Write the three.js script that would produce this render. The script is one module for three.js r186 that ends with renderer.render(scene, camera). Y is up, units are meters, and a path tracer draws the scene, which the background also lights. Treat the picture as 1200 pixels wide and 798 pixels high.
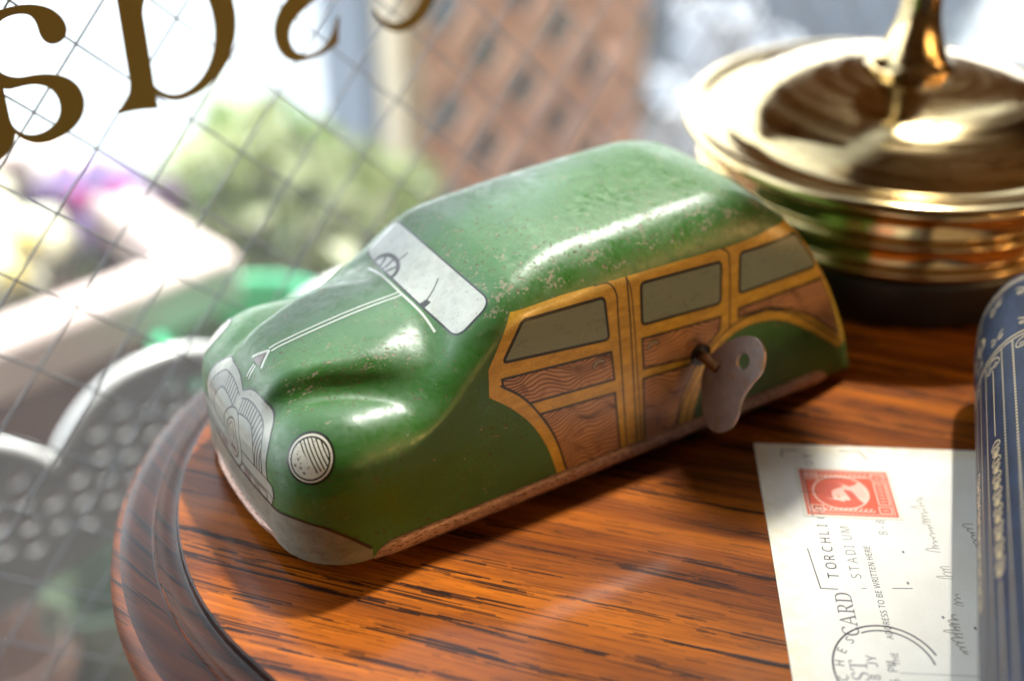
import * as THREE from 'three';
import { mergeGeometries } from 'three/addons/utils/BufferGeometryUtils.js';
import { RoundedBoxGeometry } from 'three/addons/geometries/RoundedBoxGeometry.js';

// ------------------------------------------------------------------ camera, sky, exposure
const scene = new THREE.Scene();
const camera = new THREE.PerspectiveCamera(30.18, 1024 / 680, 0.01, 60);
camera.position.set(0, 0.168, 0);
camera.rotation.set(THREE.MathUtils.degToRad(-33), 0, 0);
camera.focus = 0.238;
camera.userData.fStop = 6.0;
scene.add(camera);

const renderer = new THREE.WebGLRenderer({ antialias: true });
renderer.setSize(1024, 680);
renderer.toneMapping = THREE.LinearToneMapping;
renderer.toneMappingExposure = 2.85;
renderer.shadowMap.enabled = true;

// deterministic noise -------------------------------------------------------------------
function rng(seed) { let s = seed >>> 0; return () => { s = (s + 0x6d2b79f5) | 0; let t = Math.imul(s ^ (s >>> 15), 1 | s); t = (t + Math.imul(t ^ (t >>> 7), 61 | t)) ^ t; return ((t ^ (t >>> 14)) >>> 0) / 4294967296; }; }
function hash2(x, y, s) { let h = Math.imul(x | 0, 374761393) + Math.imul(y | 0, 668265263) + Math.imul(s | 0, 974634777); h = Math.imul(h ^ (h >>> 13), 1274126177); return ((h ^ (h >>> 16)) >>> 0) / 4294967296; }
function vnoise(x, y, s = 0) { const i = Math.floor(x), j = Math.floor(y), a = x - i, b = y - j, u = a * a * (3 - 2 * a), v = b * b * (3 - 2 * b);
  return (hash2(i, j, s) * (1 - u) + hash2(i + 1, j, s) * u) * (1 - v) + (hash2(i, j + 1, s) * (1 - u) + hash2(i + 1, j + 1, s) * u) * v; }
function fbm(x, y, s = 0, o = 4) { let a = 0.5, t = 0, n = 0; for (let k = 0; k < o; k++) { t += a * vnoise(x, y, s + k * 17); n += a; a *= 0.5; x *= 2.03; y *= 2.03; } return t / n; }
const clamp = (x, a = 0, b = 1) => Math.min(b, Math.max(a, x));
const smooth = (a, b, x) => { const t = clamp((x - a) / (b - a)); return t * t * (3 - 2 * t); };
const lerp = (a, b, t) => a + (b - a) * t;

// thinly veiled sky, white low down and bluer above ------------------------------
{
  const w = 512, h = 256, data = new Float32Array(w * h * 4);
  for (let j = 0; j < h; j++) {
    const el = (j + 0.5) / h * Math.PI - Math.PI / 2, s = Math.sin(el);
    for (let i = 0; i < w; i++) {
      const az = i / w * Math.PI * 2, c = fbm(3 + 2.2 * Math.cos(az) * Math.cos(el) + 5, 3 + 2.2 * Math.sin(az) * Math.cos(el) + s * 2, 3, 4);
      let L = s > 0 ? (0.3 + 2.3 * Math.pow(1 - s, 1.1)) * (0.85 + 0.3 * c) : 0.5;
      const bl = s > 0 ? 1 - Math.pow(1 - s, 2) : 0;
      const k = (j * w + i) * 4;
      data[k] = L * (1 - 0.16 * bl); data[k + 1] = L * (1 - 0.04 * bl); data[k + 2] = L * (1.03 + 0.08 * bl); data[k + 3] = 1;
    }
  }
  const sky = new THREE.DataTexture(data, w, h, THREE.RGBAFormat, THREE.FloatType);
  sky.mapping = THREE.EquirectangularReflectionMapping; sky.magFilter = THREE.LinearFilter; sky.needsUpdate = true;
  scene.background = sky; scene.environment = sky;
}

// veiled sun, high beyond the window to the right
const AZ = THREE.MathUtils.degToRad(47), WD = [Math.sin(AZ), 0, -Math.cos(AZ)], WN = [Math.cos(AZ), 0, Math.sin(AZ)], WQ = 0.25, WTURN = Math.PI / 2 - AZ;
{
  const sun = new THREE.DirectionalLight(new THREE.Color().setRGB(1, 0.96, 0.9), 5); sun.shadow.radius = 6; sun.castShadow = true;
  sun.target.position.set(0.05, 0, -0.22); sun.position.set(0.05 + 8 * 0.2347, 8 * 0.866, -0.22 - 8 * 0.4415);
  Object.assign(sun.shadow.camera, { left: -3, right: 3, top: 3, bottom: -3, near: 0.5, far: 25 }); sun.shadow.mapSize.set(4096, 4096); scene.add(sun, sun.target);
}

// ------------------------------------------------------------------ helpers
const numberOf = {};
function numbered(name) { const n = numberOf[name] = (numberOf[name] ?? -1) + 1; return n ? `${name}_${String(n).padStart(3, '0')}` : name; }
function thing(name, label, category, pos = [0, 0, 0], turn = 0, group) {
  const o = new THREE.Group(); o.name = numbered(name); o.position.set(...pos); o.rotation.y = turn; scene.add(o);
  o.userData = { label, category }; if (group) o.userData.group = group; return o;
}
function part(name, geo, mat, parent, label) {
  const m = new THREE.Mesh(geo, mat); m.name = name; m.castShadow = m.receiveShadow = true; parent.add(m);
  if (label) m.userData.label = label; return m;
}
function struct(name, geo, mat, pos = [0, 0, 0], turn = 0) {
  const m = new THREE.Mesh(geo, mat); m.name = numbered(name); m.position.set(...pos); m.rotation.y = turn; m.castShadow = m.receiveShadow = true;
  m.userData.kind = 'structure'; scene.add(m); return m;
}
const std = (o) => new THREE.MeshStandardMaterial(o), phys = (o) => new THREE.MeshPhysicalMaterial(o);
const rgb = (r, g, b) => new THREE.Color().setRGB(r, g, b);
const hex = (h) => new THREE.Color(h);
function canvas(w, h) { const c = document.createElement('canvas'); c.width = w; c.height = h; return [c, c.getContext('2d')]; }
function ctex(c, srgb = true) { const t = new THREE.CanvasTexture(c); if (srgb) t.colorSpace = THREE.SRGBColorSpace; t.anisotropy = 8; return t; }
function dtex(w, h, f, srgb, repeat) {   // f(i, j) -> [r, g, b] 0..255 with j = 0 at v = 0
  const d = new Uint8Array(w * h * 4);
  for (let j = 0; j < h; j++) for (let i = 0; i < w; i++) { const c = f(i, j), k = (j * w + i) * 4; d[k] = c[0]; d[k + 1] = c[1]; d[k + 2] = c[2]; d[k + 3] = 255; }
  const t = new THREE.DataTexture(d, w, h); t.magFilter = THREE.LinearFilter; t.minFilter = THREE.LinearFilter; if (srgb) t.colorSpace = THREE.SRGBColorSpace;
  if (repeat) t.wrapS = t.wrapT = THREE.RepeatWrapping; t.needsUpdate = true; return t;
}
function geom(pos, idx, uv, nor) {
  const g = new THREE.BufferGeometry(); g.setAttribute('position', new THREE.Float32BufferAttribute(pos, 3));
  g.setAttribute('uv', new THREE.Float32BufferAttribute(uv || new Array(pos.length / 3 * 2).fill(0), 2)); g.setIndex(idx);
  if (nor) g.setAttribute('normal', new THREE.Float32BufferAttribute(nor, 3)); else g.computeVertexNormals(); return g;
}
function box(w, h, d, x = 0, y = 0, z = 0) { const g = new THREE.BoxGeometry(w, h, d); g.translate(x, y, z); return g; }

// window frame of reference: u along the glass, y up, n into the room; out(u, y, w) is w metres beyond the glass
const out = (u, y, w) => [WD[0] * u - WN[0] * (WQ + w), y, WD[2] * u - WN[2] * (WQ + w)];

// ------------------------------------------------------------------ the room round the table (dark, only mirrored and shading)
const FLOOR = -0.72, CEIL = 1.75, U0 = -1.3, U1 = 2.3, DEEP = 3.0;
{
  const plaster = std({ color: rgb(0.10, 0.07, 0.045), roughness: 0.85 }), wood = std({ color: rgb(0.06, 0.032, 0.016), roughness: 0.55 });
  const ceil = std({ color: rgb(0.22, 0.17, 0.12), roughness: 0.9 });
  const at = (u, y, w) => out(u, y, w), W = U1 - U0, um = (U0 + U1) / 2;
  struct('room_floor', box(W + 0.3, 0.1, DEEP + 0.3), wood, at(um, FLOOR - 0.05, -DEEP / 2 + 0.02), WTURN);
  struct('ceiling', box(W + 0.3, 0.12, DEEP + 0.3), ceil, at(um, CEIL + 0.06, -DEEP / 2 + 0.02), WTURN);
  struct('back_wall', box(W + 0.3, CEIL - FLOOR, 0.12), plaster, at(um, (CEIL + FLOOR) / 2, -DEEP - 0.06), WTURN);
  struct('side_wall', box(0.12, CEIL - FLOOR, DEEP), plaster, at(U0 - 0.06, (CEIL + FLOOR) / 2, -DEEP / 2), WTURN);
  struct('side_wall', box(0.12, CEIL - FLOOR, DEEP), plaster, at(U1 + 0.06, (CEIL + FLOOR) / 2, -DEEP / 2), WTURN);
}
const OPEN = { u0: -0.2, u1: 1.2, y0: FLOOR + 0.08, y1: 1.45 };
{
  const g = mergeGeometries([
    box(OPEN.u0 - U0 + 0.15, CEIL - FLOOR, 0.05, (U0 - 0.15 + OPEN.u0) / 2, (CEIL + FLOOR) / 2, -0.03),
    box(U1 + 0.15 - OPEN.u1, CEIL - FLOOR, 0.05, (U1 + 0.15 + OPEN.u1) / 2, (CEIL + FLOOR) / 2, -0.03),
    box(OPEN.u1 - OPEN.u0, CEIL - OPEN.y1, 0.05, (OPEN.u0 + OPEN.u1) / 2, (CEIL + OPEN.y1) / 2, -0.03),
    box(OPEN.u1 - OPEN.u0, OPEN.y0 - FLOOR, 0.05, (OPEN.u0 + OPEN.u1) / 2, (FLOOR + OPEN.y0) / 2, -0.03)]);
  struct('window_wall', g, std({ color: rgb(0.10, 0.07, 0.045), roughness: 0.85 }), out(0, 0, 0), WTURN);
}
// warm bulbs hanging in the room behind the camera; they show only as highlights on brass and paint
function bulb(u, y, n, cd, label) {
  const t = thing('pendant_bulb', label, 'lamp', out(u, y, -n));
  const warm = rgb(1, 0.58, 0.22);
  const glass = new THREE.SphereGeometry(0.03, 20, 14);
  part('bulb', glass, std({ color: 0x000000, emissive: warm, emissiveIntensity: cd * 300 }), t);
  part('socket', new THREE.CylinderGeometry(0.016, 0.019, 0.05, 16).translate(0, 0.052, 0), std({ color: rgb(0.05, 0.03, 0.02), roughness: 0.4 }), t);
  part('cord', new THREE.CylinderGeometry(0.003, 0.003, CEIL - y - 0.07, 6).translate(0, 0.07 + (CEIL - y - 0.07) / 2, 0), std({ color: rgb(0.02, 0.02, 0.02) }), t);
  const l = new THREE.PointLight(warm, cd); l.shadow.radius = 1.5; l.castShadow = true; t.add(l);
}
bulb(0.85, 0.42, 0.95, 0.105, 'glowing bulb on a cord hanging nearest the brass lamp');
bulb(1.65, 0.62, 1.25, 0.105, 'glowing bulb on a cord by the far side wall');
bulb(0.45, 0.40, 1.45, 0.14, 'glowing bulb on a cord low behind the viewer');
bulb(1.15, 0.55, 1.9, 0.105, 'glowing bulb on a cord deep in the middle of the room');
bulb(-0.1, 0.62, 2.3, 0.105, 'glowing bulb on a cord close to the back wall');

// ------------------------------------------------------------------ the wired window pane with gilt lettering
{
  const t = thing('shop_window', 'wired glass window pane with diamond mesh and gilt lettering behind the table', 'window', out(0, 0, 0), WTURN);
  const um = (OPEN.u0 + OPEN.u1) / 2, ym = (OPEN.y0 + OPEN.y1) / 2, W = OPEN.u1 - OPEN.u0, H = OPEN.y1 - OPEN.y0;
  part('pane', box(W, H, 0.005, um, ym, 0), phys({ color: rgb(0.97, 0.985, 0.98), roughness: 0.13, transmission: 1, thickness: 0, ior: 1.5, specularIntensity: 0.32 }), t);
  const fm = std({ color: rgb(0.07, 0.045, 0.03), roughness: 0.5 });
  const fr = mergeGeometries([box(W, 0.04, 0.03, um, OPEN.y0 + 0.02, 0.0185), box(W, 0.04, 0.03, um, OPEN.y1 - 0.02, 0.0185), box(0.04, H - 0.08, 0.03, OPEN.u0 + 0.02, ym, 0.0185), box(0.04, H - 0.08, 0.03, OPEN.u1 - 0.02, ym, 0.0185)]);
  part('window_frame', fr, fm, t);
  // mesh wires at 45 degrees, 17 mm apart; those near the picture are parts, the rest of the sheet one part
  const wm = std({ color: rgb(0.16, 0.17, 0.18), roughness: 0.35, metalness: 0.7 }), far = [], S = Math.SQRT1_2, P = 0.0239, r = 0.00029;
  const wire = (sgn, c) => {           // the line u - sgn * y = c, inside the pane
    let a = Math.max(OPEN.u0, sgn > 0 ? c + OPEN.y0 : c - OPEN.y1), b = Math.min(OPEN.u1, sgn > 0 ? c + OPEN.y1 : c - OPEN.y0);
    if (b - a < 0.02) return null;
    const len = (b - a) * Math.SQRT2, g = new THREE.CylinderGeometry(r, r, len, 5, 1, true); g.rotateZ(sgn > 0 ? -Math.PI / 4 : Math.PI / 4);
    const m = (a + b) / 2; g.translate(m, sgn * (m - c), sgn * 0.0003); return g;
  };
  for (const sgn of [1, -1]) for (let k = -60; k < 110; k++) {
    const c = (sgn > 0 ? 0.0317 : 0.1597) + k * P, g = wire(sgn, c); if (!g) continue;
    const near = sgn > 0 ? c > 0.0 && c < 0.6 : c > -0.05 && c < 0.6;
    if (near) part('wire', g, wm, t); else far.push(g);
  }
  part('wire_mesh', mergeGeometries(far), wm, t).userData.kind = 'stuff';
  // letters painted on the inner face, read from the street: mirrored here. Outlines in millimetres on the pane, base line y = 58.5
  const gilt = std({ color: rgb(0.18, 0.135, 0.034), roughness: 0.45, metalness: 0.2 });
  const shapeOf = (f, holes = []) => { const s = new THREE.Shape(); f(s); for (const h of holes) { const p = new THREE.Path(); h(p); s.holes.push(p); } return s; };
  const add = (shapes) => { const g = new THREE.ExtrudeGeometry(shapes, { depth: 0.12, bevelEnabled: false, curveSegments: 20 }); g.scale(0.001, 0.001, 0.001); g.translate(0, 0, 0.0026); part('gilt_letter', g, gilt, t); };
  // d
  add([shapeOf(p => { p.moveTo(113, 60.2); p.quadraticCurveTo(116.6, 61.6, 117, 66); p.lineTo(117.4, 98); p.quadraticCurveTo(117, 101.5, 112.5, 102.3); p.lineTo(112.5, 103.2); p.lineTo(122.8, 104.6);
      p.lineTo(122.6, 85.2); p.bezierCurveTo(126, 89.6, 130, 90.2, 133, 90); p.bezierCurveTo(141, 89, 145.2, 82, 145, 74); p.bezierCurveTo(144.8, 65.5, 138, 58.4, 129, 58.3); p.bezierCurveTo(126, 58.4, 124, 60, 122.5, 61.2); p.lineTo(122.6, 57.9); p.quadraticCurveTo(117, 59.4, 113, 59.3); p.closePath(); },
    [p => { p.moveTo(122.5, 63.4); p.bezierCurveTo(124.5, 60.6, 127, 59.8, 129, 59.9); p.bezierCurveTo(135.4, 60.6, 139.3, 67, 139.3, 73.5); p.bezierCurveTo(139.2, 81, 136, 86.8, 130.5, 86.8); p.bezierCurveTo(126, 86.6, 123, 83, 122.5, 79.5); p.closePath(); }])]);
  // a (its stem runs out of the picture)
  add([shapeOf(p => { p.moveTo(81, 58.6); p.bezierCurveTo(78.6, 58.6, 77.6, 60, 77, 62); p.lineTo(76.2, 61.8); p.bezierCurveTo(77, 58.8, 79.5, 56.6, 83.3, 56.8); p.bezierCurveTo(87, 57, 89.4, 59.2, 90, 61.6);
      p.bezierCurveTo(92, 58.6, 95, 57.4, 98, 57.9); p.bezierCurveTo(103, 58.4, 106.3, 61.4, 106, 65.4); p.bezierCurveTo(105.6, 70.4, 100.5, 72.6, 94.8, 72.8); p.bezierCurveTo(92.5, 72.9, 90.6, 74, 89.6, 75.4); p.lineTo(89.6, 79);
      p.bezierCurveTo(89.6, 83.6, 91.6, 85.8, 95.5, 85.6); p.bezierCurveTo(99, 85.3, 99.2, 83.6, 99.4, 81); p.bezierCurveTo(99.6, 78.8, 101, 77.8, 102.6, 77.9); p.bezierCurveTo(104.8, 78.1, 105.8, 80, 105, 82.2); p.bezierCurveTo(103.8, 85.2, 100.4, 87.2, 95.4, 87.3); p.bezierCurveTo(88, 87.4, 84.2, 84.6, 84, 78); p.lineTo(83.8, 63); p.bezierCurveTo(83.6, 60, 82.8, 58.6, 81, 58.6); p.closePath(); },
    [p => { p.moveTo(89.7, 71.6); p.bezierCurveTo(91, 70.8, 92.6, 71.2, 94.4, 71); p.bezierCurveTo(98, 70.8, 100.6, 68.6, 100.6, 65.2); p.bezierCurveTo(100.6, 62, 97.8, 60.2, 95, 60.2); p.bezierCurveTo(92, 60.2, 89.8, 62.2, 89.6, 65); p.closePath(); }])]);
  // s
  add([shapeOf(p => { p.moveTo(173.4, 67.4); p.lineTo(172.5, 60.8); p.bezierCurveTo(169, 59.4, 165.5, 58.7, 161.5, 58.9); p.bezierCurveTo(156.6, 59.4, 154.4, 63.6, 154.5, 67.4); p.bezierCurveTo(154.8, 72.6, 159, 75, 163.4, 77.4); p.bezierCurveTo(167, 79.4, 169, 81, 168.8, 83.4); p.bezierCurveTo(168.5, 85.8, 166.6, 87.2, 163.8, 87.2); p.bezierCurveTo(160, 87.2, 157.6, 84.6, 156.4, 80.6); p.lineTo(155.5, 80.7); p.lineTo(156, 87.2); p.bezierCurveTo(159, 88.2, 161.5, 88.7, 164.6, 88.5); p.bezierCurveTo(169.6, 88.1, 172.6, 84.8, 172.4, 80.8); p.bezierCurveTo(172, 76, 168, 73.6, 164, 71.4); p.bezierCurveTo(160.6, 69.6, 158.7, 68, 158.8, 65.4); p.bezierCurveTo(159, 62.4, 161, 60.3, 164.4, 60.3); p.bezierCurveTo(168.8, 60.4, 171.4, 63.2, 172.6, 67.5); p.closePath(); })]);
  // e
  add([shapeOf(p => { p.moveTo(184.2, 66.6); p.bezierCurveTo(187, 62, 190.5, 61.3, 193, 61.8); p.bezierCurveTo(198.5, 63, 201.4, 68.6, 201.3, 75.4); p.lineTo(184.4, 75.4); p.bezierCurveTo(184.4, 83, 188.4, 88.4, 194.8, 88.4); p.bezierCurveTo(201.8, 88.2, 206.2, 81.4, 206, 73.6); p.bezierCurveTo(205.6, 65, 200, 58.9, 193, 59); p.bezierCurveTo(188.4, 59.2, 185.4, 62, 183.6, 66.2); p.closePath(); },
    [p => { p.moveTo(188.6, 77.2); p.lineTo(200.6, 77.2); p.bezierCurveTo(200, 83, 198.2, 86.6, 194.6, 86.6); p.bezierCurveTo(190.6, 86.4, 189, 82.4, 188.6, 77.2); p.closePath(); }])]);
}

// a dark board hung inside the window above the table: the roof of the car, the table top and the brass mirror it
{
  const t = thing('notice_board', 'brown wooden board hung inside the window above the brass lamp', 'board', out(0, 0, -0.022), WTURN), m = std({ color: rgb(0.085, 0.05, 0.028), roughness: 0.6 });
  for (let k = 0; k < 3; k++) part('plank', new RoundedBoxGeometry(0.92, 0.068, 0.012, 2, 0.002).translate(0.69, 0.107 + k * 0.068, 0), m, t);
  for (const u of [0.3, 1.1]) part('chain', new THREE.CylinderGeometry(0.0012, 0.0012, 1.14, 6).translate(u, 0.85, 0.004), std({ color: rgb(0.2, 0.2, 0.2), metalness: 0.8, roughness: 0.4 }), t);
}

// ------------------------------------------------------------------ the oak table
const oak = (() => {
  const N = 2048, MM = 400, k = N / MM, [c, x] = canvas(N, N), R = rng(5);
  const img = x.createImageData(N, N), d = img.data;
  const warp = (a, b) => 5 * (vnoise(a / 120, b / 70, 31) - 0.5) + 1.6 * (vnoise(a / 35, b / 25, 32) - 0.5);
  for (let j = 0; j < N; j++) for (let i = 0; i < N; i++) {
    const a = i / k, b0 = j / k, b = b0 + warp(a, b0);
    const band = fbm(a / 160, b / 4.5, 41, 3), fine = vnoise(a / 14, b / 0.55, 42), fib = vnoise(a / 6, b / 0.22, 43), big = fbm(a / 90, b / 30, 44, 2);
    const v = 0.6 + 0.8 * (band - 0.5) + 0.2 * (fine - 0.5) + 0.16 * (fib - 0.5) + 0.25 * (big - 0.5), t = clamp(v), q = (j * N + i) * 4;
    d[q] = lerp(58, 172, t); d[q + 1] = lerp(20, 92, t); d[q + 2] = lerp(4, 14, t); d[q + 3] = 255;
  }
  x.putImageData(img, 0, 0);
  const [hc, hx] = canvas(1024, 1024); hx.fillStyle = '#c0c0c0'; hx.fillRect(0, 0, 1024, 1024); hx.scale(0.5, 0.5);
  const stroke = (a, b, len, w, al) => {
    for (const [cx, col] of [[x, `rgba(24,9,4,${al})`], [hx, `rgba(40,40,40,${al})`]]) {
      cx.strokeStyle = col; cx.lineCap = 'round'; cx.lineWidth = w * k; cx.beginPath();
      for (let s = 0; s <= 6; s++) { const aa = a + len * s / 6, bb = b - warp(aa, b); s ? cx.lineTo(aa * k, bb * k) : cx.moveTo(aa * k, bb * k); }
      cx.stroke();
    }
  };
  let b = -4;
  while (b < MM + 6) {                       // early-wood pore rows
    b += 2.6 + 4.2 * R(); const dens = 0.45 + R() * 0.75, wob = R() * 50;
    for (let n = 0; n < 200 * dens; n++) {
      const a = R() * (MM + 30) - 30; if (vnoise(a / 26, b / 3 + wob, 51) < 0.36) continue;
      const g = (R() + R() + R() - 1.5) * 1.15;
      { const L = 4 + R() * R() * 30, q = 1 + Math.floor(R() * 3.4); for (let m = 0; m < q; m++) stroke(a + R() * L * 0.5, b + g + (R() - 0.5) * 0.45, L * (0.4 + 0.6 * R()), 0.09 + R() * R() * 0.3, 0.5 + 0.5 * R()); }
    }
  }
  for (let n = 0; n < 30000; n++) stroke(R() * (MM + 20) - 20, R() * MM, 1.5 + R() * R() * 14, 0.08 + R() * 0.13, 0.15 + 0.35 * R());
  for (let n = 0; n < 26; n++) {             // fine scratches across
    const a = R() * MM, bb = R() * MM, an = 1.2 + R() * 0.9, l = 3 + R() * 16; x.strokeStyle = `rgba(30,14,8,${0.25 + 0.3 * R()})`; x.lineWidth = 0.09 * k; x.beginPath(); x.moveTo(a * k, bb * k); x.lineTo((a + l * Math.cos(an)) * k, (bb + l * Math.sin(an)) * k); x.stroke();
  }
  const m = ctex(c), h = ctex(hc, false); for (const t of [m, h]) t.wrapS = t.wrapT = THREE.RepeatWrapping;
  const rough = dtex(512, 512, (i, j) => { const v = 0.62 + 0.5 * (fbm(i / 40, j / 16, 61, 4) - 0.5); const g = clamp(v) * 255; return [g, g, g]; }, false, true);
  return { m, h, rough, k: 1000 / MM };
})();
const GRAIN = THREE.MathUtils.degToRad(107), GA = [Math.sin(GRAIN), -Math.cos(GRAIN)], GB = [-GA[1], GA[0]];
const oakUV = (x, z) => [(x * GA[0] + z * GA[1] + 0.17) * oak.k, (x * GB[0] + z * GB[1] + 0.1) * oak.k];
const C1 = [0.0065, -0.2105], R1 = 0.0905;
function outline(e) {        // outline of the table inset by e: [x, z] points going round
  const seg = []; const nrm = (deg) => { const a = deg * Math.PI / 180; return [Math.cos(a), Math.sin(a)]; };
  const tan = (deg) => { const a = deg * Math.PI / 180; return [Math.sin(a), -Math.cos(a)]; };   // direction of travel as the normal angle falls
  const p = []; let cur = [C1[0] + R1 * nrm(227)[0], C1[1] + R1 * nrm(227)[1]]; const start = cur.slice();
  const push = (q, deg) => p.push([q[0] - e * nrm(deg)[0], q[1] - e * nrm(deg)[1]]);
  const arc = (r, a, b, n) => { const c = [cur[0] - r * nrm(a)[0], cur[1] - r * nrm(a)[1]]; for (let k = 0; k <= n; k++) { const g = a + (b - a) * k / n; const q = [c[0] + r * nrm(g)[0], c[1] + r * nrm(g)[1]]; push(q, g); cur = q; } };
  const go = (l, a) => { cur = [cur[0] + l * tan(a)[0], cur[1] + l * tan(a)[1]]; };
  arc(R1, 227, 136, 70); arc(0.3, 136, 80, 50); go(0.16, 80); arc(0.09, 80, -43, 40);
  const st = cur.slice(), r2 = 0.09;                          // close: straight at -43, corner to -133, straight back at -133 (= 227)
  const t1 = tan(-43), t2 = tan(-133), n1 = nrm(-43), n2 = nrm(-133);
  const off = [r2 * (n2[0] - n1[0]), r2 * (n2[1] - n1[1])], dx = start[0] - st[0] - off[0], dz = start[1] - st[1] - off[1], det = t1[0] * t2[1] - t1[1] * t2[0];
  const la = (dx * t2[1] - dz * t2[0]) / det; go(la, -43); arc(r2, -43, -133, 30);
  return p;
}
{
  const t = thing('oak_table', 'polished oak table with a rounded corner and a dark stepped moulded edge', 'table');
  const inset = 0.015, inner = outline(inset);
  const shp = new THREE.Shape(inner.map(q => new THREE.Vector2(q[0], -q[1]))), g = new THREE.ShapeGeometry(shp), P = g.attributes.position, uv = [];
  g.rotateX(-Math.PI / 2); for (let i = 0; i < P.count; i++) uv.push(...oakUV(P.getX(i), P.getZ(i))); g.setAttribute('uv', new THREE.Float32BufferAttribute(uv, 2));
  const topMat = phys({ map: oak.m, bumpMap: oak.h, bumpScale: 0.00005, roughness: 0.6, roughnessMap: oak.rough, ior: 1.5, specularIntensity: 0.12, clearcoat: 0.48, clearcoatRoughness: 0.13 });
  part('tabletop', g, topMat, t);
  const sweep = (prof) => { const pos = [], uvs = [], idx = [], n = inner.length; let len = 0;
    prof.forEach(([e, y], r) => { if (r) len += Math.hypot(e - prof[r - 1][0], y - prof[r - 1][1]); outline(e / 1000).forEach(([x, z]) => { pos.push(x, y / 1000, z); const q = oakUV(x, z); uvs.push(q[0], q[1] + len / 1000 * oak.k); }); });
    for (let r = 0; r + 1 < prof.length; r++) for (let i = 0; i < n; i++) { const a = r * n + i, b = r * n + (i + 1) % n; idx.push(a, b, a + n, b, b + n, a + n); }
    return geom(pos, idx, uvs); };
  const dark = phys({ map: oak.m, color: rgb(0.12, 0.10, 0.09), bumpMap: oak.h, bumpScale: 0.0001, roughness: 0.7, roughnessMap: oak.rough, specularIntensity: 0.35, clearcoat: 0.12, clearcoatRoughness: 0.3 });
  const edge = phys({ map: oak.m, color: rgb(0.6, 0.5, 0.42), bumpMap: oak.h, bumpScale: 0.0001, roughness: 0.5, specularIntensity: 0.5, clearcoat: 0.12, clearcoatRoughness: 0.2 });
  part('panel_edge', sweep([[15, 0], [14.7, -0.12], [14.5, -0.5], [14.35, -1.9]]), dark, t);
  part('inner_moulding', sweep([[14.35, -1.9], [14.0, -2.3], [12.8, -2.75], [11.4, -2.8], [10.4, -2.45], [10.0, -2.3], [9.75, -2.45]]), dark, t);
  part('bead', sweep([[9.75, -2.45], [9.5, -2.9], [9.4, -3.5]]), edge, t);
  part('outer_moulding', sweep([[9.4, -3.5], [9.0, -3.8], [7.2, -4.1], [5, -4.5], [3.6, -5.0], [2.6, -5.7]]), dark, t);
  part('edge_band', sweep([[2.6, -5.7], [1.5, -6.8], [0.5, -8.4], [0, -10.5], [0.3, -13.2], [1.4, -15.6], [3.2, -17.2], [6, -18], [60, -18]]), edge, t);
  const leg = new THREE.LatheGeometry([[0.0, 0], [0.16, 0], [0.165, 0.02], [0.1, 0.05], [0.035, 0.09], [0.025, 0.2], [0.04, 0.34], [0.024, 0.45], [0.03, 0.6], [0.07, 0.68], [0.09, 0.7]].map(q => new THREE.Vector2(...q)), 32);
  leg.translate(0.23, FLOOR, -0.27); part('pedestal', leg, edge, t);
}

// ------------------------------------------------------------------ the tin car
// millimetres: x from the nose to the tail, y up from the skirt, s across from the middle (+ towards the viewer)
const rmax = (a, b, r) => { const u = Math.max(r + a, 0), v = Math.max(r + b, 0); return Math.min(-r, Math.max(a, b)) + Math.hypot(u, v); };
const rmin = (a, b, r) => { const u = Math.max(r - a, 0), v = Math.max(r - b, 0); return Math.max(r, Math.min(a, b)) - Math.hypot(u, v); };
function spline(pts) {           // monotone cubic through [x, y]
  const n = pts.length, m = new Array(n).fill(0), d = [];
  for (let i = 0; i + 1 < n; i++) d[i] = (pts[i + 1][1] - pts[i][1]) / (pts[i + 1][0] - pts[i][0]);
  m[0] = d[0]; m[n - 1] = d[n - 2]; for (let i = 1; i < n - 1; i++) m[i] = d[i - 1] * d[i] <= 0 ? 0 : 2 * d[i - 1] * d[i] / (d[i - 1] + d[i]);
  return (x) => { if (x <= pts[0][0]) return pts[0][1] + m[0] * (x - pts[0][0]); if (x >= pts[n - 1][0]) return pts[n - 1][1] + m[n - 1] * (x - pts[n - 1][0]);
    let i = 0; while (x > pts[i + 1][0]) i++; const h = pts[i + 1][0] - pts[i][0], t = (x - pts[i][0]) / h, t2 = t * t, t3 = t2 * t;
    return pts[i][1] * (2 * t3 - 3 * t2 + 1) + h * m[i] * (t3 - 2 * t2 + t) + pts[i + 1][1] * (-2 * t3 + 3 * t2) + h * m[i + 1] * (t3 - t2); };
}
const LEAN = 0.18, HALF = 31;
const roofY = spline([[44, 41.0], [48, 43.0], [54, 44.8], [64, 46.6], [78, 47.4], [92, 47.9], [102, 48.0], [111, 46.2], [117.5, 42.8], [122.8, 37.8], [128, 30.6], [133, 21.4], [136.6, 11.5], [138.8, 1]]);
const hoodY = spline([[4, 30.4], [10, 31.9], [20, 33.6], [30, 34.8], [40, 35.4]]);
const hoodW = spline([[4, 9.6], [9, 11], [17, 14.2], [23.6, 18.6], [30, 23.6], [37, 27.5], [46, 29]]);   // half-width at y = 26
const hoodM = spline([[6, 0.08], [17, 0.12], [24, 0.5], [30, 1.1], [37, 1.6], [46, 1.6]]);
const fendY = spline([[0, 25.8], [8, 27.2], [16, 27.6], [24, 26.9], [32, 25.6], [40, 23.6], [52, 18]]);
const noseX = (y, s) => -0.2 + 0.0045 * s * s + 0.015 * Math.max(0, y - 14) ** 2;
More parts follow.
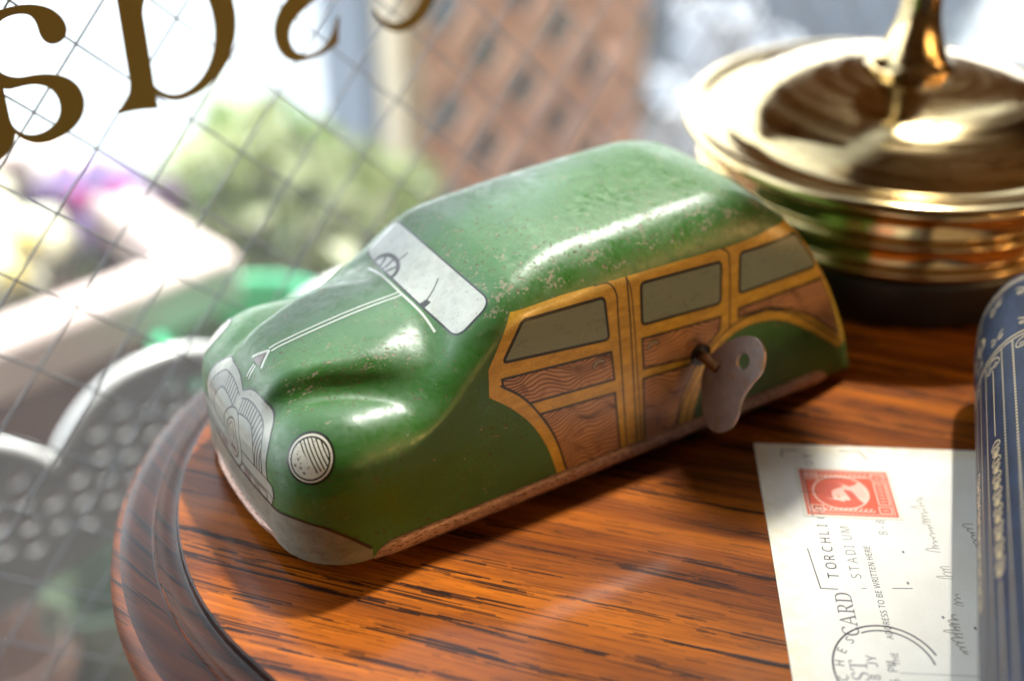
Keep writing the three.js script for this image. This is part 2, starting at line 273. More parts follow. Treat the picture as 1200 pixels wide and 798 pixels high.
function F(x, y, z) {
  const s = Math.abs(z);
  // cabin: roof line and windscreen
  const rs = (roofY(x + 0.5) - roofY(x - 0.5)), ftop = (y - roofY(x) + 0.0035 * s * s) / Math.sqrt(1 + rs * rs);
  const ws = (y - 34.8 - (x - 39.6) * 0.93) / 1.366, cab = rmax(ftop, ws, 2.6);
  // bonnet
  const hm = hoodM(x), flank = (s - (hoodW(x) - hm * (y - 26))) / Math.sqrt(1 + hm * hm);
  let hood = rmax(y - hoodY(x) + 0.004 * s * s, noseX(y, s) - x, 4.0); hood = Math.max(rmax(hood, flank, 2.8), x - 60);
  // front fenders
  const fs = (fendY(x + 0.5) - fendY(x - 0.5)), fend = (y - fendY(x) + 0.006 * Math.max(0, 19 - s) ** 2) / Math.sqrt(1 + fs * fs);
  const top = rmin(rmin(hood, fend, 3.2), cab, 2.6);
  // leaning sides, front corners rounded in plan; the front fenders stand a little out
  const hw = HALF - LEAN * y + 2.4 * smooth(48, 16, x) * smooth(4, 18, y) * smooth(36, 28, y), R = 14, qx = R + noseX(y, Math.min(s, 15)) * 0.8 - x, qz = s - (hw - R);
  const plan = qx > 0 && qz > 0 ? Math.hypot(qx, qz) - R : Math.max(qx, qz) - R;
  const rr = lerp(lerp(lerp(8, 5, smooth(16, 40, x)), 6, smooth(30, 36, y)), lerp(8.5, 3.0, smooth(112, 126, x)), smooth(50, 64, x));
  return Math.max(rmax(top, plan, rr), -y);
}
function grad(x, y, z) { const e = 0.08, gx = F(x + e, y, z) - F(x - e, y, z), gy = F(x, y + e, z) - F(x, y - e, z), gz = F(x, y, z + e) - F(x, y, z - e), l = Math.hypot(gx, gy, gz) || 1; return [gx / l, gy / l, gz / l, l / (2 * e)]; }
const bodyUV = (x, y, z) => { const th = Math.atan2(y - 12, z), r = Math.hypot(y - 12, z); return [(x + 0.6 * (r - 20) * smooth(14, 4, x) + 12) / 165, (th + 0.9) / (Math.PI + 1.8)]; };
function surfaceNets() {
  const h = 0.62, x0 = -3, y0 = -0.9, z0 = -33.4, nx = Math.ceil(143 / h), ny = Math.ceil(56 / h), nz = Math.ceil(67 / h);
  const val = new Float32Array(nx * ny * nz), id = (i, j, k) => (i * ny + j) * nz + k;
  for (let i = 0; i < nx; i++) for (let j = 0; j < ny; j++) for (let k = 0; k < nz; k++) val[id(i, j, k)] = F(x0 + i * h, y0 + j * h, z0 + k * h);
  const vid = new Int32Array(nx * ny * nz).fill(-1), pos = [], idx = [];
  for (let i = 0; i + 1 < nx; i++) for (let j = 0; j + 1 < ny; j++) for (let k = 0; k + 1 < nz; k++) {
    let n = 0, sx = 0, sy = 0, sz = 0; const v = [];
    for (let c = 0; c < 8; c++) v.push(val[id(i + (c & 1), j + (c >> 1 & 1), k + (c >> 2 & 1))]);
    const m = v.filter(q => q < 0).length; if (m === 0 || m === 8) continue;
    for (let a = 0; a < 8; a++) for (let b = 0; b < 3; b++) { const c = a ^ (1 << b); if (c < a || (v[a] < 0) === (v[c] < 0)) continue; const t = v[a] / (v[a] - v[c]);
      sx += (a & 1) + t * ((c & 1) - (a & 1)); sy += (a >> 1 & 1) + t * ((c >> 1 & 1) - (a >> 1 & 1)); sz += (a >> 2 & 1) + t * ((c >> 2 & 1) - (a >> 2 & 1)); n++; }
    let X = x0 + (i + sx / n) * h, Y = y0 + (j + sy / n) * h, Z = z0 + (k + sz / n) * h;
    for (let it = 0; it < 3; it++) { const f = F(X, Y, Z), g = grad(X, Y, Z), st = clamp(f / Math.max(g[3], 0.3), -0.4, 0.4); X -= g[0] * st; Y -= g[1] * st; Z -= g[2] * st; }
    vid[id(i, j, k)] = pos.length / 3; pos.push(X, Y, Z);
  }
  const quad = (a, b, c, d, flip) => { if (a < 0 || b < 0 || c < 0 || d < 0) return; flip ? idx.push(a, c, b, a, d, c) : idx.push(a, b, c, a, c, d); };
  for (let i = 1; i + 1 < nx; i++) for (let j = 1; j + 1 < ny; j++) for (let k = 1; k + 1 < nz; k++) {
    const a = val[id(i, j, k)] < 0;
    if (a !== val[id(i + 1, j, k)] < 0) quad(vid[id(i, j - 1, k - 1)], vid[id(i, j, k - 1)], vid[id(i, j, k)], vid[id(i, j - 1, k)], !a);
    if (a !== val[id(i, j + 1, k)] < 0) quad(vid[id(i - 1, j, k - 1)], vid[id(i - 1, j, k)], vid[id(i, j, k)], vid[id(i, j, k - 1)], !a);
    if (a !== val[id(i, j, k + 1)] < 0) quad(vid[id(i - 1, j - 1, k)], vid[id(i, j - 1, k)], vid[id(i, j, k)], vid[id(i - 1, j, k)], !a);
  }
  const nor = [], uv = [], p2 = [];
  for (let q = 0; q < pos.length; q += 3) { const g = grad(pos[q], pos[q + 1], pos[q + 2]); nor.push(g[0], g[1], g[2]); uv.push(...bodyUV(pos[q], pos[q + 1], pos[q + 2])); p2.push(pos[q] / 1000, pos[q + 1] / 1000, pos[q + 2] / 1000); }
  return geom(p2, idx, uv, nor);
}
// a piece of printed tin laid on the body: polygon in (a, b), each vertex shot along a ray until it meets the skin
function hit(o, d, lift) {
  let t = 0, dt = 0.5, f = F(o[0], o[1], o[2]) - lift, pf = f;
  for (let n = 0; n < 400; n++) { t += dt; f = F(o[0] + d[0] * t, o[1] + d[1] * t, o[2] + d[2] * t) - lift; if (f <= 0) break; pf = f; if (t > 120) return null; }
  let a = t - dt, b = t; for (let n = 0; n < 22; n++) { const m = (a + b) / 2; F(o[0] + d[0] * m, o[1] + d[1] * m, o[2] + d[2] * m) - lift > 0 ? a = m : b = m; }
  return [o[0] + d[0] * b, o[1] + d[1] * b, o[2] + d[2] * b];
}
function clipHalf(poly, ax, v, keepLess) { const r = []; for (let i = 0; i < poly.length; i++) { const p = poly[i], q = poly[(i + 1) % poly.length], a = keepLess ? v - p[ax] : p[ax] - v, b = keepLess ? v - q[ax] : q[ax] - v; if (a >= 0) r.push(p); if (a * b < 0) { const t = a / (a - b); r.push([p[0] + (q[0] - p[0]) * t, p[1] + (q[1] - p[1]) * t]); } } return r; }
function patch(poly, ray, lift, uvf, cell = 1.0) {
  const xs = poly.map(p => p[0]), ys = poly.map(p => p[1]), x0 = Math.min(...xs), x1 = Math.max(...xs), y0 = Math.min(...ys), y1 = Math.max(...ys), pos = [], nor = [], uv = [], idx = [], seen = new Map();
  const vert = (p) => { const key = `${Math.round(p[0] * 500)},${Math.round(p[1] * 500)}`; if (seen.has(key)) return seen.get(key); const [o, d] = ray(p[0], p[1]), h = hit(o, d, lift); if (!h) { seen.set(key, -1); return -1; }
    const g = grad(h[0], h[1], h[2]), i = pos.length / 3; pos.push(h[0] / 1000, h[1] / 1000, h[2] / 1000); nor.push(g[0], g[1], g[2]); uv.push(...uvf(p[0], p[1], h)); seen.set(key, i); return i; };
  for (let X = x0; X < x1; X += cell) { const col = clipHalf(clipHalf(poly, 0, X, false), 0, X + cell, true); if (col.length < 3) continue;
    for (let Y = y0; Y < y1; Y += cell) { let c = clipHalf(clipHalf(col, 1, Y, false), 1, Y + cell, true); c = c.filter((p, i) => { const q = c[(i + 1) % c.length]; return Math.abs(p[0] - q[0]) + Math.abs(p[1] - q[1]) > 1e-4; }); if (c.length < 3) continue;
      let ar = 0; c.forEach((p, i) => { const q = c[(i + 1) % c.length]; ar += p[0] * q[1] - q[0] * p[1]; }); if (Math.abs(ar) < 1e-4) continue;
      const v = c.map(p => new THREE.Vector2(p[0], p[1])), tris = THREE.ShapeUtils.triangulateShape(v, []), id = c.map(vert);
      for (const t of tris) { const q = t.map(n => id[n]); if (q.every(n => n >= 0)) idx.push(...q); } } }
  // make the winding agree with the outward normals
  for (let t = 0; t < idx.length; t += 3) { const [a, b, c] = [idx[t] * 3, idx[t + 1] * 3, idx[t + 2] * 3], u = [0, 1, 2].map(n => pos[b + n] - pos[a + n]), v = [0, 1, 2].map(n => pos[c + n] - pos[a + n]);
    const nn = [u[1] * v[2] - u[2] * v[1], u[2] * v[0] - u[0] * v[2], u[0] * v[1] - u[1] * v[0]]; if (nn[0] * nor[a] + nn[1] * nor[a + 1] + nn[2] * nor[a + 2] < 0) { const s = idx[t + 1]; idx[t + 1] = idx[t + 2]; idx[t + 2] = s; } }
  return geom(pos, idx, uv, nor);
}
function curve(pts, n = 8) { return new THREE.CatmullRomCurve3(pts.map(p => new THREE.Vector3(p[0], p[1], 0)), false, 'centripetal').getPoints((pts.length - 1) * n).map(p => [p.x, p.y]); }
function rounded(pts, r, n = 4) { const o = []; pts.forEach((p, i) => { const a = pts[(i + pts.length - 1) % pts.length], b = pts[(i + 1) % pts.length], ua = Math.hypot(a[0] - p[0], a[1] - p[1]), ub = Math.hypot(b[0] - p[0], b[1] - p[1]), rr = Math.min(r, ua / 2, ub / 2);
  const A = [p[0] + (a[0] - p[0]) / ua * rr, p[1] + (a[1] - p[1]) / ua * rr], B = [p[0] + (b[0] - p[0]) / ub * rr, p[1] + (b[1] - p[1]) / ub * rr];
  for (let k = 0; k <= n; k++) { const t = k / n, q = 1 - t; o.push([A[0] * q * q + 2 * p[0] * t * q + B[0] * t * t, A[1] * q * q + 2 * p[1] * t * q + B[1] * t * t]); } }); return o; }
const band = (line, w) => { const L = [], R = []; line.forEach((p, i) => { const a = line[Math.max(0, i - 1)], b = line[Math.min(line.length - 1, i + 1)], dx = b[0] - a[0], dy = b[1] - a[1], l = Math.hypot(dx, dy) || 1; L.push([p[0] - dy / l * w, p[1] + dx / l * w]); R.push([p[0] + dy / l * w, p[1] - dx / l * w]); }); return L.concat(R.reverse()); };
{
  const car = thing('toy_car', 'green tin wind-up toy estate car with printed wood doors on the oak table', 'toy car', [-0.05461, 0.003, -0.19705], THREE.MathUtils.degToRad(31.6));
  // paint: enamel with rubbed spots and rust freckles
  const TW = 2048, TH = 1024;
  const wear = (x, th) => { const c = Math.cos(th), top = smooth(0.55, 1.2, Math.sin(th) * 1.3), dg = th * 180 / Math.PI, m = Math.min(Math.abs(dg - 57), Math.abs(dg - 123));
    let w = 0.06 + 0.22 * Math.exp(-((m / 7) ** 2)) * (x < 46 ? smooth(2, 12, x) : 1.1); w += 0.22 * Math.exp(-(((x - 46) / 6) ** 2)) * top; w += 0.09 * top; return w; };
  const dots = new Float32Array(TW * TH);
  const paint = dtex(TW, TH, (i, j) => {
    const x = i / TW * 165 - 12, th = j / TH * (Math.PI + 1.8) - 0.9, a = x, b = th * 34;
    const w = wear(x, th), n1 = fbm(a / 0.5, b / 0.42, 71, 3), n2 = fbm(a / 1.7, b / 1.4, 72, 3), n3 = fbm(a / 9, b / 9, 73, 3), cl = fbm(a / 5, b / 5, 79, 2);
    const bare = smooth(0.80 - w * 0.42, 0.87 - w * 0.38, n1 * 0.62 + n2 * 0.3 + cl * 0.2), pale = smooth(0.54, 0.74, fbm(a / 1.1, b / 1.1, 74, 2)) * smooth(0.42, 0.62, fbm(a / 7, b / 7, 75, 2)) * smooth(0.6, 0.95, Math.sin(th)) * (x > 40 ? 0.5 : 0.25);
    const rust = smooth(0.74, 0.8, fbm(a / 0.5 + 40, b / 0.4, 76, 2)) * smooth(0.45, 0.6, n3);
    let c = [40 + 12 * n3, 84 + 18 * n3, 28 + 10 * n3];
    c = c.map((v, k) => lerp(v, [140, 160, 138][k], pale * 0.35)); c = c.map((v, k) => lerp(v, [142, 118, 106][k], bare * 0.75)); c = c.map((v, k) => lerp(v, [84, 50, 34][k], rust * 0.8));
    dots[j * TW + i] = clamp(bare + pale * 0.6 + rust); return c;
  }, true);
  const pRough = dtex(1024, 512, (i, j) => { const a = i / 1024 * 165, b = j / 512 * 130, n = fbm(a / 3, b / 3, 77, 4), f = fbm(a / 0.8, b / 0.8, 78, 2), d = dots[(j * 2) * TW + i * 2]; const v = clamp(0.43 + 0.34 * (n - 0.5) + 0.26 * (f - 0.5) + 0.35 * d) * 255; return [v, v, v]; }, false);
  const pBump = dtex(1024, 512, (i, j) => { const a = i / 1024 * 165, b = j / 512 * 130; const v = clamp(0.5 + 0.5 * (fbm(a / 1.2, b / 1.2, 80, 3) - 0.5) + 0.7 * (fbm(a / 9, b / 9, 81, 2) - 0.5) - 0.25 * dots[(j * 2) * TW + i * 2]) * 255; return [v, v, v]; }, false);
  const enamel = phys({ map: paint, roughness: 1, roughnessMap: pRough, bumpMap: pBump, bumpScale: 0.00007, ior: 1.55, clearcoat: 0.15, clearcoatRoughness: 0.3 });
  part('body', surfaceNets(), enamel, car);

  // shared printing helpers
  const grime = (x, w, h, px, seed, n) => { const R = rng(seed); for (let k = 0; k < n; k++) { x.fillStyle = R() < 0.7 ? `rgba(70,48,36,${0.15 + 0.4 * R()})` : `rgba(190,180,165,${0.1 + 0.25 * R()})`; const r = (0.04 + R() * R() * 0.16) * px; x.beginPath(); x.ellipse(R() * w, R() * h, r * (1 + R()), r, R() * 3, 0, 7); x.fill(); } };
  const tinRough = dtex(256, 256, (i, j) => { const v = clamp(0.34 + 0.5 * (fbm(i / 18, j / 18, 91, 4) - 0.5)) * 255; return [v, v, v]; }, false, true);
  const litho = (tex, o = {}) => phys({ map: tex, roughness: 0.36, ior: 1.5, clearcoat: 0.4, clearcoatRoughness: 0.18, ...o });

  // ---- printed sides: one sheet of print in millimetres, cut into doors, quarter panel and windows
  const SX0 = 41, SW = 97, SH = 42, K = 2048 / SW, [sc, sx] = canvas(2048, Math.round(SH * K));
  const X = (v) => (v - SX0) * K, Y = (v) => sc.height - v * K, path = (p, close = true) => { sx.beginPath(); p.forEach((q, i) => i ? sx.lineTo(X(q[0]), Y(q[1])) : sx.moveTo(X(q[0]), Y(q[1]))); if (close) sx.closePath(); };
  const INK = '#1d1811';
  sx.fillStyle = '#b8922e'; sx.fillRect(0, 0, 2048, sc.height);
  { const im = sx.getImageData(0, 0, 2048, sc.height), d = im.data; for (let j = 0; j < sc.height; j++) for (let i = 0; i < 2048; i++) { const n = fbm(i / 60, j / 20, 101, 3) - 0.5 + 0.5 * (fbm(i / 7, j / 7, 102, 2) - 0.5), q = (j * 2048 + i) * 4; d[q] += 46 * n; d[q + 1] += 40 * n; d[q + 2] += 18 * n; } sx.putImageData(im, 0, 0); }
  function woodPanel(p, seed, dir = 0) {
    sx.save(); path(p); sx.clip(); sx.fillStyle = '#b0825a'; sx.fillRect(0, 0, 2048, sc.height);
    const xs = p.map(q => q[0]), ys = p.map(q => q[1]), x0 = Math.min(...xs), x1 = Math.max(...xs), y0 = Math.min(...ys) - 6, y1 = Math.max(...ys) + 6;
    for (let l = y0; l < y1; l += 0.8) { sx.strokeStyle = 'rgba(60,32,16,0.85)'; sx.lineWidth = 0.22 * K * (0.8 + 0.5 * hash2(l * 9, seed, 3)); sx.beginPath();
      for (let xx = x0 - 1; xx <= x1 + 1; xx += 0.4) { const yy = l + 5.5 * (fbm(xx / 9 + seed, l / 7, seed, 2) - 0.5) + 0.7 * Math.sin(xx * 0.9 + l * 0.6 + 2 * fbm(xx / 3, l / 3, seed, 1)) * 0.45; xx === x0 - 1 ? sx.moveTo(X(xx), Y(yy)) : sx.lineTo(X(xx), Y(yy)); } sx.stroke(); }
    for (let n = 0; n < 26; n++) { const R = rng(seed * 77 + n); sx.fillStyle = `rgba(70,38,22,${0.05 + 0.18 * R()})`; sx.beginPath(); sx.ellipse(X(lerp(x0, x1, R())), Y(lerp(y0, y1, R())), K * (0.4 + 1.6 * R()), K * (0.3 + 0.8 * R()), R() * 3, 0, 7); sx.fill(); }
    sx.restore(); path(p); sx.strokeStyle = INK; sx.lineWidth = 0.5 * K; sx.stroke();
  }
  const archFrontIn = curve([[45.6, 25.5], [50.1, 21.6], [53.7, 16.5], [56.6, 10.4], [58.6, 2.0]]), archFrontOut = curve([[42.8, 24.0], [47.5, 20.0], [51.7, 14.9], [54.6, 8.8], [56.4, 1.5]]);
  const archUp = curve([[86.6, 1.5], [89.1, 8.0], [92.6, 12.6], [97.3, 17.8], [101.9, 20.3], [107, 21.4], [113.7, 21.0], [120, 18.4], [125.5, 14.6], [135.8, 6.2]]), archLo = curve([[90.6, 1.2], [93.4, 8.6], [96.6, 13.8], [100.4, 17.4], [104.5, 18.9], [109, 19.2], [115.6, 18.0], [123, 13.9], [136.5, 3.8]]);
  const upper1 = archFrontIn.filter(q => q[1] > 19.2), lower1 = archFrontIn.filter(q => q[1] < 16.9);
  woodPanel([[46.1, 26.6], [71.6, 24.4], [71.8, 18.3], ...upper1.slice().reverse().filter(q => q[1] < 25.2)].map(q => q), 3);
  woodPanel([[53.9, 16.7], [71.7, 15.4], [71.9, 1], [58.9, 1], ...lower1.slice().reverse()], 4);
  woodPanel([[79.3, 24.8], [99.8, 23.6], [99.3, 20.6], [95.2, 17.4], [94.4, 16.6], [79.2, 18.3]], 5);
  woodPanel([[78.9, 16.1], [90.4, 15.5], [94.0, 16.2], [92.4, 14.3], [88.6, 9.2], [85.8, 1], [78.2, 1]], 6);
  woodPanel([[104.7, 24.0], [128.6, 24.3], [131.6, 17], [133.9, 9.2], [125.8, 16.0], [119.5, 19.6], [112.5, 21.9], [104.6, 22.0]], 7);
  const wins = [rounded([[46.7, 29.9], [52.0, 36.8], [70.9, 36.2], [71.3, 27.2]], 1.1), rounded([[79.9, 36.6], [79.5, 27.8], [99.9, 26.6], [100.5, 35.6]], 1.1), rounded([[105.6, 36.1], [105.0, 27.3], [127.4, 27.5], [122.2, 35.6]], 1.1)];
  for (const w of wins) { path(w); sx.fillStyle = '#748072'; sx.fill(); sx.save(); sx.clip(); const R = rng(9); for (let n = 0; n < 900; n++) { sx.fillStyle = R() < 0.5 ? 'rgba(60,56,46,0.10)' : 'rgba(160,154,134,0.10)'; sx.fillRect(R() * 2048, R() * sc.height, 2 + R() * 50, 2 + R() * 16); } sx.restore(); path(w); sx.strokeStyle = INK; sx.lineWidth = 0.62 * K; sx.stroke(); }
  const ink = (p, w = 0.36) => { path(p, false); sx.strokeStyle = INK; sx.lineWidth = w * K; sx.stroke(); };
  ink(curve([[69, 38.9], [72.4, 38.5], [73.7, 36.6], [73.8, 30], [73.6, 1]])); ink([[76.6, 39], [76.7, 30], [76.2, 1]]); ink(curve([[76.7, 38.6], [77.3, 36.4], [77.6, 30], [77.4, 1]]), 0.26);
  ink(curve([[100.6, 38.4], [102.4, 37.0], [102.7, 34], [102.1, 20.4]])); ink(archFrontIn, 0.45);
  for (const p of [archUp, archLo]) ink(p, 0.4);
  { const a = archUp.slice(0, 26).map(q => [q[0] + 2.0, q[1] - 0.2]); ink(a, 0.24); }
  for (const [hx, hy] of [[68.5, 23.2], [82.0, 23.1]]) { sx.strokeStyle = '#15110c'; sx.lineWidth = 0.9 * K; sx.lineCap = 'round'; sx.beginPath(); sx.arc(X(hx), Y(hy - 1.3), 1.5 * K, Math.PI * 1.12, Math.PI * 1.72); sx.stroke(); sx.strokeStyle = '#958e78'; sx.lineWidth = 0.5 * K; sx.stroke(); }
  { const R = rng(12); for (let n = 0; n < 90; n++) { sx.strokeStyle = `rgba(${R() < 0.5 ? '40,24,12' : '205,190,150'},${0.12 + 0.3 * R()})`; sx.lineWidth = (0.05 + 0.1 * R()) * K; const a = R() * 2048, b = R() * sc.height, an = R() * 6; sx.beginPath(); sx.moveTo(a, b); sx.lineTo(a + Math.cos(an) * 90 * R(), b + Math.sin(an) * 90 * R()); sx.stroke(); } }
  grime(sx, 2048, sc.height, K, 13, 1300);
  // keyhole edge
  sx.fillStyle = '#0a0806'; sx.beginPath(); sx.ellipse(X(94), Y(16.8), 2.3 * K, 2.5 * K, 0, 0, 7); sx.fill();
  const sideTex = ctex(sc), sideMat = litho(sideTex);
  const sideUV = (a, b) => [(a - SX0) / SW, b / SH];
  const pillar1 = [[76.7, 38.75], [76.7, 30], [76.2, 1.8]];
  const doorFront = [[42.8, 24.0], [43.4, 29.5], [50.1, 38.6], [61.5, 38.95], [72.4, 38.8], ...pillar1, ...archFrontOut.filter(q => q[1] > 1.8).reverse().slice(0, -1)];
  const doorRear = [[76.7, 38.75], [90, 38.5], [102.45, 38.15], [102.75, 34], [102.1, 20.4], ...archUp.filter(q => q[0] < 101.7 && q[1] > 1.8).reverse(), [86.7, 1.8], [76.2, 1.8], [76.7, 30]];
  const quarter = [[102.45, 38.15], [112, 38.3], [121.1, 38.2], [124, 35.1], [127.4, 29.4], [131.6, 21.5], [134.6, 13.2], [135.9, 7], ...archLo.filter(q => q[0] < 134.5 && q[1] > 1.8).reverse(), [86.7, 1.8], ...archUp.filter(q => q[0] < 101.7 && q[1] > 1.8), [102.1, 20.4], [102.75, 34]];
  for (const sd of [1, -1]) {
    const ray = (a, b) => [[a - 0.013 * b, b * 1.015, 50 * sd], [0, 0, -sd]];
    const d1 = part('front_door', patch(doorFront, ray, 0.05, sideUV), sideMat, car), d2 = part('rear_door', patch(doorRear, ray, 0.05, sideUV), sideMat, car), q = part('quarter_panel', patch(quarter, ray, 0.05, sideUV), sideMat, car);
    [d1, d2, q].forEach((o, k) => part('side_window', patch(wins[k], ray, 0.1, sideUV), sideMat, o));
    for (const [o, hx, hy] of [[d1, 68.5, 23.2], [d2, 82.0, 23.1]]) part('door_handle', patch(rounded([[hx - 2.1, hy - 1.3], [hx - 1.6, hy + 1.0], [hx + 1.8, hy + 1.0], [hx + 1.8, hy - 0.4]], 0.5), ray, 0.13, sideUV, 0.7), sideMat, o);
    // bare tin sill folded along the foot of the side
    const st = []; const uv = []; const ix = []; const prof = [[0.0, -0.35], [0.55, -0.2], [0.8, 0.6], [0.75, 1.9], [0.5, 2.55], [0.02, 2.7]], n = 60;
    for (let i = 0; i <= n; i++) { const x = lerp(14.4, 130.2, i / n), w = smooth(0, 0.03, i / n) * smooth(1, 0.97, i / n); prof.forEach(([o, y], k) => { const h = hit([x, Math.max(y, 0.05), 50 * sd], [0, 0, -sd], 0.02); st.push(x / 1000, (y * (0.35 + 0.65 * w)) / 1000, (h[2] + sd * o * w) / 1000); uv.push(x / 40, y / 20 + k * 0.05); }); }
    const m = prof.length; for (let i = 0; i < n; i++) for (let k = 0; k + 1 < m; k++) { const a = i * m + k, b = a + m; sd > 0 ? ix.push(a, b, a + 1, b, b + 1, a + 1) : ix.push(a, a + 1, b, b, a + 1, b + 1); }
    part('sill_strip', geom(st, ix, uv), TIN(), car, 'pinkish bare tin strip along the foot of the side');
  }
  var tinMat; function TIN() { if (tinMat) return tinMat; const t = dtex(512, 512, (i, j) => { const n = fbm(i / 30, j / 30, 111, 4), f = smooth(0.6, 0.72, fbm(i / 9, j / 9, 112, 3)), r = smooth(0.62, 0.7, fbm(i / 14 + 9, j / 14, 113, 3)); let c = [166 + 28 * n, 134 + 24 * n, 120 + 20 * n]; c = c.map((v, k) => lerp(v, [110, 84, 70][k], f * 0.7)); return c.map((v, k) => lerp(v, [104, 62, 40][k], r * 0.7)); }, true, true);
    return tinMat = std({ map: t, roughness: 0.5, metalness: 0.45 }); }

  // ---- windscreen, printed with wheel and wipers
  { const k = 44, c2 = canvas(44 * k, 13 * k), x = c2[1], PX = (s) => (s + 22) * k, PY = (t) => (12 - t) * k;
    x.fillStyle = '#a9aea4'; x.fillRect(0, 0, 44 * k, 13 * k);
    const R = rng(21); for (let n = 0; n < 500; n++) { x.fillStyle = R() < 0.6 ? 'rgba(190,192,182,0.08)' : 'rgba(120,118,104,0.08)'; x.beginPath(); x.ellipse(R() * 44 * k, R() * 13 * k, 10 + 90 * R(), 8 + 40 * R(), R() * 3, 0, 7); x.fill(); }
    for (let n = 0; n < 420; n++) { x.fillStyle = `rgba(96,74,58,${0.2 + 0.45 * R()})`; const r = (0.03 + 0.12 * R() * R()) * k; x.beginPath(); x.ellipse(PX(-20 + 40 * R()), PY(R() * 11), r * (1 + R()), r, R() * 3, 0, 7); x.fill(); }
    x.strokeStyle = INK; x.lineCap = 'round';
    x.fillStyle = '#a9aea4'; x.lineWidth = 0.95 * k; x.beginPath(); x.ellipse(PX(-10.6), PY(0.2), 4.5 * k, 3.3 * k, 0, Math.PI, 0); x.stroke();
    x.lineWidth = 0.7 * k; for (const [a, b, c, d] of [[-12.1, 0.2, -13.2, 2.4], [-10.6, 0.2, -10.6, 2.8], [-9.1, 0.2, -8.0, 2.4]]) { x.beginPath(); x.moveTo(PX(a), PY(b)); x.lineTo(PX(c), PY(d)); x.stroke(); }
    x.lineWidth = 0.34 * k; x.beginPath(); x.moveTo(PX(-9.2), PY(3.1)); x.lineTo(PX(-8.4), PY(6.0)); x.stroke(); x.beginPath(); x.moveTo(PX(6.6), PY(1.2)); x.quadraticCurveTo(PX(5.6), PY(4), PX(4.4), PY(6.2)); x.stroke();
    x.fillStyle = INK; x.beginPath(); x.moveTo(PX(6.0), PY(0.1)); x.lineTo(PX(7.9), PY(0.1)); x.lineTo(PX(7.7), PY(1.9)); x.lineTo(PX(6.2), PY(1.7)); x.fill();
    const o = [...rounded([[-20.0, -0.1], [-20.0, 9.9], [20.0, 9.9], [20.0, -0.1]], 3.2, 8)]; x.lineWidth = 0.8 * k; x.beginPath(); o.forEach((q, i) => i ? x.lineTo(PX(q[0]), PY(q[1])) : x.moveTo(PX(q[0]), PY(q[1]))); x.closePath(); x.stroke();
    const ud = [0.732, 0.681], nd = [-0.681, 0.732];
    part('windscreen', patch(o, (s, t) => [[39.6 + ud[0] * t + nd[0] * 30, 34.8 + ud[1] * t + nd[1] * 30, s], [-nd[0], -nd[1], 0]], 0.06, (a, b) => [(a + 22) / 44, (b + 1) / 13]), litho(ctex(c2[0]), { roughness: 0.32 }), car, 'silver printed windscreen with steering wheel and two wipers'); }

  // ---- bonnet trim: pale lines and a small emblem
  { const white = litho(null, { color: hex('#b4b8ac') }), up = (a, b) => [[a, 60, b], [0, -1, 0]], u0 = () => [0, 0];
    const strips = [band([[9.6, -0.55], [20, -0.6], [38, -0.6]], 0.22), band([[9.6, 0.55], [20, 0.6], [38, 0.6]], 0.22), band(curve([[37.9, 0], [38.0, 5], [38.0, 10], [37.8, 14.5]]), 0.24), band(curve([[37.9, 0], [38.0, -5], [38.0, -10], [37.8, -14.5]]), 0.24), band([[9.4, 0], [6.6, 2.3]], 0.28), band([[9.4, 0], [6.6, -2.3]], 0.28)];
    part('bonnet_trim', mergeGeometries(strips.map(p => patch(p, up, 0.05, u0, 1.2))), white, car, 'pale printed lines along the bonnet');
    const front = (a, b) => [[-20, b, a], [1, 0, 0]];
    part('nose_line', mergeGeometries([patch(band([[0.35, 29.4], [0.5, 27.0]], 0.18), front, 0.05, u0), patch(band([[-0.35, 29.4], [-0.5, 27.0]], 0.18), front, 0.05, u0)]), white, car);
    part('emblem', patch([[8.8, 0], [6.5, 1.5], [6.5, -1.5]], up, 0.08, u0, 0.8), litho(null, { color: hex('#6a5a55') }), car); }

  // ---- grille and front bumper, printed
  { const k = 34, W = 40, H = 34, cc = canvas(W * k, H * k), x = cc[1], PX = (s) => (s + 20) * k, PY = (y) => (H - y) * k;
    const SILVER = '#8f9183'; x.fillStyle = SILVER; x.fillRect(0, 0, W * k, H * k);
    { const R = rng(31); for (let n = 0; n < 700; n++) { x.fillStyle = R() < 0.5 ? 'rgba(120,116,98,0.12)' : 'rgba(190,190,176,0.10)'; x.beginPath(); x.ellipse(R() * W * k, R() * H * k, 10 + 60 * R(), 6 + 26 * R(), R() * 3, 0, 7); x.fill(); } }
    const P = (p, close) => { x.beginPath(); p.forEach((q, i) => i ? x.lineTo(PX(q[0]), PY(q[1])) : x.moveTo(PX(q[0]), PY(q[1]))); if (close) x.closePath(); };
    x.strokeStyle = INK; x.lineJoin = 'round';
    const archO = (m) => curve([[0, 28.8], [3.0 * m, 30.6], [7.0 * m, 30.9], [11.2 * m, 29.0], [14.0 * m, 25.2], [14.6 * m, 20], [14.4 * m, 16.6]]), archI = (m, e) => curve([[0.6 * m, 27.4 - e], [3.2 * m, 28.5 - e], [6.8 * m, 28.7 - e], [9.9 * m - 0.5 * e * m, 27.1 - e], [12.0 * m - 0.9 * e * m, 24.0 - e * 0.6], [12.6 * m - e * m, 20], [12.4 * m - e * m, 17]]);
    for (const m of [1, -1]) { const a = archI(m, 0), b = archI(m, 3.0); x.save(); P(a.concat(b.slice().reverse()), true); x.fillStyle = '#8f9082'; x.fill(); x.clip(); x.lineWidth = 0.34 * k;
      for (let s = 0.4; s < 15; s += 0.95) { P([[m * s, 31], [m * (s * 0.86 + 0.2), 15]], false); x.stroke(); } x.restore(); x.lineWidth = 0.32 * k; P(a, false); x.stroke(); P(b, false); x.stroke(); }
